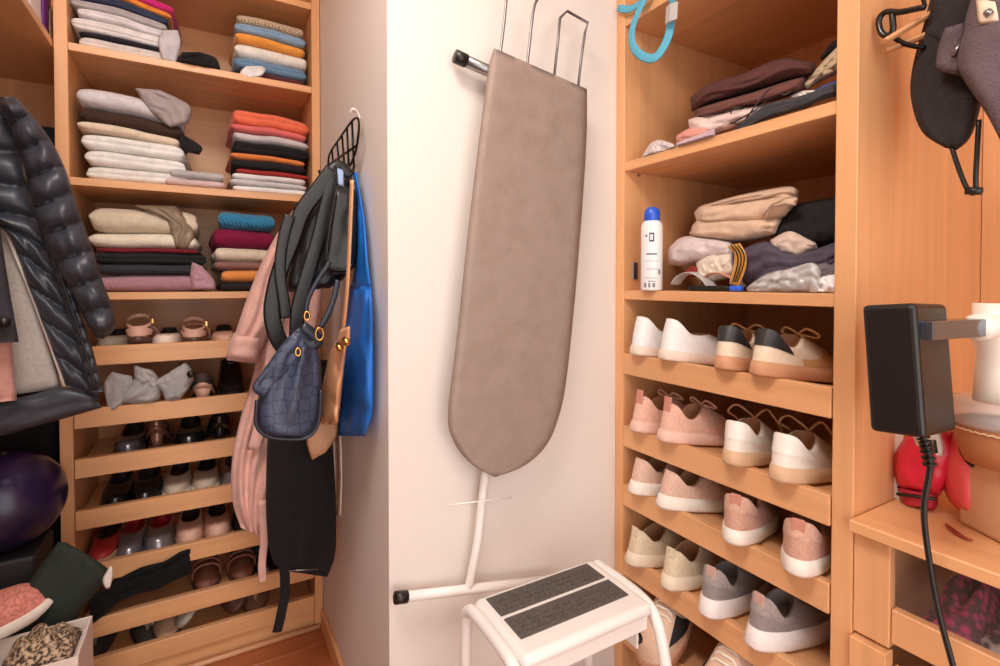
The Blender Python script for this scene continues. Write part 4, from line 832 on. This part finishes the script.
sheet([(-50, 228), (-50, 300), (-50, 404)], [(4, 222), (30, 290), (62, 388)], 'y', YJ+.03, .01, 14, 30, crumple(.004, 3), None, .6, 8, .02).build('lining', mat('grey_fleece', (196, 184, 174), .95, 'fabric', scale=150, bump=.9, sheen=.4), j, b0)
MB().tube(smooth_path([at(q, r, 'y', YJ+.012) for q, r in ((2, 222), (16, 256), (30, 290), (48, 338), (65, 386))], 6), .0035, 8).build('lining_edge', mat('pale_trim', (228, 216, 206), .8), j, b0)
sheet([(-50, 408), (0, 401), (30, 395), (64, 387), (98, 396)], [(-50, 442), (0, 436), (30, 428), (66, 418), (101, 408)], 'y', YJ+.01, .02, 10, 30, folds_fn(1, .002, 4), None, .7).build('hem', PUF, j, b0)
xh = -.62
MB().tube(smooth_path([(xh, YJ, zj+.012), (xh, YJ, zj-.06)], 3), .003, 6).build('hanger_hook', STEEL, j, b0)
MB().tube(smooth_path([at(-5, 104, 'y', YJ), (-.48, YJ, zj-.1), (xh, YJ, zj-.06), (-.78, YJ, zj-.12)], 6), .008, 8).build('hanger_bar', mat('hanger_wood', (206, 150, 104), .4), j, b0)
g = thing('grey_jacket', 'dark grey jacket front with a button hanging before the fleece lining', 'jacket', at(0, 350, 'y', YJ-.09)); b0 = g.location.copy()
sheet([(-60, 150), (-70, 260), (-60, 346)], [(-10, 158), (6, 268), (19, 342)], 'y', YJ-.09, .012, 12, 30, folds_fn(1, .004, 4), None, .6, 6).build('body', fab((58, 54, 60)), g, b0)
MB().tube([at(4, 322, 'y', YJ-.104), at(4, 322, 'y', YJ-.108)], .010, 14).build('button', BLACKP, g, b0)
MB().tube([at(-30, 158, 'y', YJ-.09), (xh, YJ-.09, zj+.0)], .004, 8).build('hanger_hook', STEEL, g, b0)
g = place(sheet([(-60, 335), (-60, 410)], [(12, 340), (17, 400)], 'y', YJ-.04, .010, 10, 16, folds_fn(2, .003, 8)), 'pink_top', fab((206, 152, 138)), 'pale pink top edge hanging below the dark grey jacket', 'clothes')
g = place(sheet([(-120, 110), (-120, 300), (-120, 640)], [(58, 128), (66, 180), (62, 640)], 'y', 1.80, .02, 20, 40, folds_fn(4, .012, 5, .02), .01, .6, 8), 'darkening_cloth', fab((24, 22, 24)), 'black cloth added to darken the back of the corner wardrobe', 'coat')  # added black sheet darkens the wardrobe back; its top stands for a black garment
# ---------------------------------------------------------------- floor of the corner
o = bx('storage_chest', (-.68, 1.57, 0), (XL0-.012, 1.735, .50), mat('black_card', (30, 27, 30), .6), None, (-.5, 1.6, 0), .006); tag(o, 'plain black storage box under the purple ball', 'box')
bc = at(4, 515, 'y', 1.65); r = .119; bc.z = .5005+r
t = thing('ball', 'dark purple glossy ball resting below the puffer jacket', 'ball', (bc.x, bc.y, .5005))
MB().grid(lambda u, v: Vector((r*math.cos(2*PI*u)*math.sin(PI*v), r*math.sin(2*PI*u)*math.sin(PI*v), r-r*math.cos(PI*v)*-1*-1)), 40, 24, True).build('skin', mat('purple_gloss', (44, 26, 74), .28, 'speck', scale=5, bump=.0, col2=(30, 20, 50)), t)
MB().tube([(.006, -r*.2, r*2-.004), (.01, -r*.2, r*2+.006)], .006, 8).build('valve', BLACKP, t)
GB = mat('dark_green_cloth', (38, 48, 40), .8, 'fabric', scale=60, bump=.3)
t = thing('fabric_bag', 'dark green fabric bag with white paper tag leaning by the shoe trays', 'bag', at(60, 640, 'y', 1.52)); b0 = t.location.copy()
sheet([(58, 542), (40, 566), (22, 590), (0, 614), (-10, 690)], [(66, 542), (110, 571), (98, 590), (76, 624), (66, 700)], 'y', 1.52, .03, 16, 26, folds_fn(1, .003, 3), .002, .6, 5, .05).build('body', GB, t, b0)
sheet([(110, 566), (102, 580), (106, 590)], [(112.5, 566), (113, 578), (110, 588)], 'y', 1.49, .002, 4, 8).build('paper_tag', mat('tag_white', (226, 216, 208), .7), t, b0)
# white box with slipper and scarf
ZB = .38
c1, c2 = at(97, 614, 'z', ZB), at(73, 658, 'z', ZB)
bx1, by0, by1 = (c1.x+c2.x)/2, c2.y, c1.y
t = thing('cardboard_box', 'open white cardboard box holding a pink slipper and leopard scarf', 'box', (bx1-.16, (by0+by1)/2, 0)); b0 = t.location.copy(); cbx = t; BXM = mat('box_white', (234, 218, 206), .7)
bx0 = bx1-.36
for a, b, nm in (((bx0, by0, 0), (bx1, by0+.005, ZB-.0), 'side'), ((bx0, by1-.005, 0), (bx1, by1, ZB), 'side'), ((bx1-.005, by0+.005, 0), (bx1, by1-.005, ZB), 'side'), ((bx0, by0+.005, 0), (bx0+.005, by1-.005, ZB), 'side'), ((bx0+.005, by0+.005, 0), (bx1-.005, by1-.005, .006), 'bottom')): bx(nm, a, b, BXM, t, b0, .0008)
bx('flap', (bx0+.02, by0-.006, ZB-.08), (bx1-.06, by0-.001, ZB+.004), mat('box_flap', (236, 206, 190), .7), t, b0, .001)
SK = mat('pink_knit_shoe', (226, 146, 130), .85, 'speck', scale=170, bump=.6, col2=(200, 116, 102))
p = at(47, 606, 'z', ZB+.03)
sh = shoe('slipper', 'salmon pink knitted slip-on shoe with a white sole lying in the box', (p.x-.235, p.y-.02, ZB-.01), -PI/2+.12, math.radians(10), math.radians(14), None, L=.25, W=.10, m_up=SK, m_sole=LEA('slip_sole', (236, 222, 208), .6), m_lin=LTAN, laces=False, sole=.026, toe_h=.062, flare=.009, heel_h=.08, tongue_h=.075)
place(MB().grid(lambda u, v: Vector((bx1-.13+.115*u, by0+.012+(by1-by0-.03)*v, ZB-.02+.055*math.sin(PI*min(.99, max(.01, u)))**.4*math.sin(PI*min(.99, max(.01, v)))**.4+.012*math.sin(18*u+9*v)*math.sin(PI*u)*math.sin(PI*v)+.006*nz3(u*8, v*8, 2))), 26, 20).grid(lambda u, v: Vector((bx1-.13+.115*u, by0+.012+(by1-by0-.03)*v, ZB-.0205)), 2, 2), 'scarf', mat('leopard', (70, 52, 42), .8, 'speck', scale=150, bump=.3, col2=(206, 176, 146)), 'brown leopard print scarf crumpled inside the white box', 'scarf')
bx('filling', (bx1-.14, by0+.008, .007), (bx1-.008, by1-.008, ZB-.022), BXM, cbx, cbx.location.copy(), .004)
# ================================================================ shoes on the left trays
def lp(px, row, dy=.03): 
    p = at(px, 450, 'y', YL+dy); return Vector((p.x, YL+dy, LT[row]-.0295))
def toe(px, row, name, label, group, L=.24, dy=.026, yaw=0, dz=0, **k):
    p = lp(px, row, dy); k2 = dict(L=L, W=.082, sole=.014, heel_h=.06, side_h=.045, tongue_h=.048, toe_h=.042, op=(.012, .62), colw=.06, laces=False, flare=.001) | k
    return shoe(name, label, (p.x-L*math.sin(yaw), p.y+L*math.cos(yaw), p.z+dz), PI+yaw, 0, 0, group, **k2)
def heel(px, row, name, label, group, L=.24, dy=.026, yaw=0, **k):
    k2 = dict(L=L, W=.08, sole=.014, heel_h=.06, side_h=.045, tongue_h=.048, toe_h=.042, op=(.012, .62), colw=.058, laces=False, flare=.001) | k
    return shoe(name, label, lp(px, row, dy), yaw, 0, 0, group, **k2)
BKL = LEA('black_patent', (26, 23, 24), .22); SIL = mat('pewter', (150, 146, 152), .25, metal=.6); NUD = LEA('nude_pump', (206, 158, 134), .5); BRN = LEA('brown_pump', (92, 62, 50), .4); REDL = LEA('red_lining', (180, 40, 44), .6)
WOV = mat('woven', (206, 190, 166), .8, 'knit', scale=170, col2=(84, 70, 60)); BLS = LEA('blush', (220, 172, 150), .5); DKL = LEA('dark_lining', (60, 46, 42), .8)
G = 'sandals on the uppermost left tray'
toe(111, 0, 'wedge_shoe', 'woven cream and brown espadrille shoe beside the puffer jacket sleeve', G, m_up=WOV, m_sole=LEA('jute', (196, 166, 130)), m_lin=DKL, toe_h=.05, sole=.026)
toe(166, 0, 'stitched_shoe', 'cream flat shoe with dark stitched edge between two strappy sandals', G, m_up=LEA('cream_flat', (234, 210, 192)), m_sole=BRN, m_lin=DKL, yaw=.0, toe_h=.05)
sandal('blush leather sandal with raised ankle strap behind the stitched flat', lp(139, 0, .035), .0, G, BRN, BLS, lift=.03, ankle=.05, heel=True)
sandal('blush leather sandal with round ankle strap and gold buckle', lp(195, 0, .03), 0, G, BRN, BLS, lift=.02, ankle=.045, heel=True)
toe(226, 0, 'ballet_flat', 'blush ballet flat beside the pink coat cuff', G, m_up=BLS, m_sole=BRN, m_lin=DKL, dy=.04)
G = 'shoes on the second left tray'
GS = fab((180, 174, 172), 'fabric', scale=120, bump=.6)
t = thing('knit_scarf', 'light grey knotted scarf hanging over the front of the shoe tray', 'scarf', at(150, 410, 'y', YL+.01)); b0 = t.location.copy()
for L_, R_, th, fn in (([(112, 372), (104, 384), (106, 400), (110, 412)], [(132, 376), (133, 388), (124, 402), (114, 413)], .02, folds_fn(3, .005, 3)), ([(134, 364), (136, 376), (120, 396), (122, 403)], [(156, 376), (160, 390), (160, 398), (150, 404)], .03, folds_fn(3.5, .006, 5, .3)), ([(150, 384), (160, 390), (166, 402)], [(186, 362), (194, 378), (180, 400)], .028, folds_fn(3.5, .006, 7, .3)), ([(134, 366), (135, 378), (142, 386)], [(152, 370), (158, 378), (158, 390)], .034, folds_fn(1, .004, 9))):
    sheet(L_, R_, 'y', YL+.012, th, 12, 16, fn, None, .8, 3, .2).build('fold', GS, t, b0)
MB().tube([at(191, 374, 'y', YL-.022), at(191, 374, 'y', YL-.030)], .0105, 14).build('button', BLACKP, t, b0)
heel(203, 1, 'block_heel', 'nude block heel shoe with red lining beside the grey scarf', G, lift=.055, block=(.024, .024), m_up=DKL, m_sole=NUD, m_lin=REDL, heel_h=.05)
toe(233, 1, 'ankle_boot', 'black ankle boot behind the pink coat on the second tray', G, m_up=BKL, m_sole=BKL, m_lin=DKL, heel_h=.11, side_h=.10, tongue_h=.11, op=(.012, .42))
G = 'dark heels on the third left tray'
toe(126, 2, 'pump', 'pewter-toed dark pump at the outer end of third tray', G, m_up=LEA('pewdark', (96, 92, 98), .2, metal=.5), m_sole=BKL, m_lin=DKL, toe_h=.05)
heel(156, 2, 'high_heel', 'bronze brown high heel shoe seen from behind', G, lift=.075, block=(.018, .018), m_up=LEA('bronze', (120, 84, 70), .25, metal=.4), m_sole=LEA('bronze', (120, 84, 70), .25, metal=.4), m_lin=DKL, heel_h=.05)
toe(189, 2, 'pump', 'black patent pump between bronze high heel and black high heel', G, m_up=BKL, m_sole=BKL, m_lin=DKL, toe_h=.05)
heel(220, 2, 'high_heel', 'black high heel shoe at the coat end of the third tray', G, lift=.07, block=(.012, .012), m_up=BKL, m_sole=BKL, m_lin=DKL, heel_h=.045)
G = 'flats on the fourth left tray'
toe(112, 3, 'ballet_flat', 'black ballet flat at the outer end of the fourth tray', G, m_up=BKL, m_sole=BKL, m_lin=DKL)
toe(143, 3, 'ballet_flat', 'black ballet flat beside the cream-toed loafer', G, m_up=BKL, m_sole=BKL, m_lin=DKL, yaw=.0)
toe(174, 3, 'loafer', 'dark loafer with cream toe rim beside the black flats', G, m_up=LEA('cream_toe', (196, 176, 156), .5), m_sole=OFFW, m_lin=DKL, sole=.02, yaw=-.04)
toe(204, 3, 'loafer', 'dark loafer with cream toe rim next to silver flat', G, m_up=LEA('cream_toe', (196, 176, 156), .5), m_sole=OFFW, m_lin=DKL, sole=.02, yaw=-.04)
toe(234, 3, 'ballet_flat', 'silver grey ballet flat tucked behind the pink coat', G, m_up=SIL, m_sole=SIL, m_lin=LGRY, toe_h=.055, yaw=-.04)
G = 'flats on the fifth left tray'
toe(98, 4, 'espadrille', 'red and cream striped espadrille on the fifth tray', G, m_up=LEA('redesp', (176, 48, 46)), m_sole=LEA('jute', (196, 166, 130)), m_lin=DKL, sole=.026, yaw=0, W=.072)
toe(126, 4, 'ballet_flat', 'pewter ballet flat beside the red espadrille', G, W=.072, m_up=SIL, m_sole=SIL, m_lin=REDL)
toe(156, 4, 'ballet_flat', 'pewter ballet flat with bright toe beside the blush loafers', G, m_up=SIL, m_sole=SIL, m_lin=REDL, toe_h=.05, W=.084)
toe(188, 4, 'loafer', 'blush loafer with dark rim beside the pewter flat', G, m_up=BLS, m_sole=LEA('rim', (186, 140, 120)), m_lin=DKL, sole=.02, toe_h=.05)
toe(217, 4, 'loafer', 'blush loafer with dark rim at coat end of the fifth tray', G, m_up=BLS, m_sole=LEA('rim', (186, 140, 120)), m_lin=DKL, sole=.02, toe_h=.05)
toe(247, 4, 'ballet_flat', 'black ballet flat behind the pink coat hem', G, m_up=BKL, m_sole=BKL, m_lin=DKL)
G = 'footwear on the sixth left tray'
place(sheet([(90, 600), (106, 586), (120, 577), (142, 566), (165, 560), (180, 550), (193, 545)], [(90, 628), (104, 616), (118, 603), (138, 594), (156, 590), (172, 582), (192, 573)], 'y', YL+.012, .028, 14, 40, crumple(.014, 5, 5), None, 1.5), 'black_scarf', fab((22, 22, 22)), 'black cloth bundle spilling over the front of a shoe tray', 'scarf')
for q, lab in ((206, 'brown leather sandal beside the black cloth bundle'), (238, 'brown leather sandal behind the black skirt')):
    sandal(lab, lp(q, 5, .28), PI, G, BRN, LEA('sand_br', (136, 84, 64), .5), straps=((.62, .045), (.72, .04), (.35, .05)))
for q, lab in ((262, 'black strappy sandal beside the sash'), (290, 'dark sandal behind the black skirt sash')):
    sandal(lab, lp(q, 5, .28), PI, G, BKL, BKL, straps=((.62, .045), (.35, .05)))
G = 'flip-flops on the lowest left tray'
for k, (q, lab, ms, mt_, rl) in enumerate(((112, 'black flip-flop at the box end of the lowest tray', (58, 54, 52), (120, 112, 104), 0), (141, 'dark olive flip-flop with thin thong strap', (70, 66, 56), (140, 120, 100), 0),
        (196, 'cream flip-flop leaning on its side on the lowest tray', (206, 194, 180), (224, 214, 200), .75), (224, 'brown flip-flop propped against the cream one', (110, 76, 62), (150, 104, 84), .8), (256, 'tan flip-flop lying near the skirt sash', (150, 104, 80), (176, 126, 98), 0))):
    p = lp(q, 6, .29); p.z += .045*math.sin(rl) if rl else 0
    sandal(lab, p, PI+(.15 if k % 2 else -.1), G, LEA('ff%d' % k, ms, .6), LEA('ffs%d' % k, mt_, .5), sole=.016, straps=(), thong=True, roll=rl, cat='flip-flop', m_bed=LEA('ff%d' % k, ms, .6))
sandal('brown strappy sandal lying across the back of the lowest tray', lp(170, 6, .27)+Vector((0, 0, .0)), PI, G, LEA('sbr', (84, 56, 46)), LEA('sbr2', (196, 160, 130)), straps=((.62, .045), (.4, .05)))
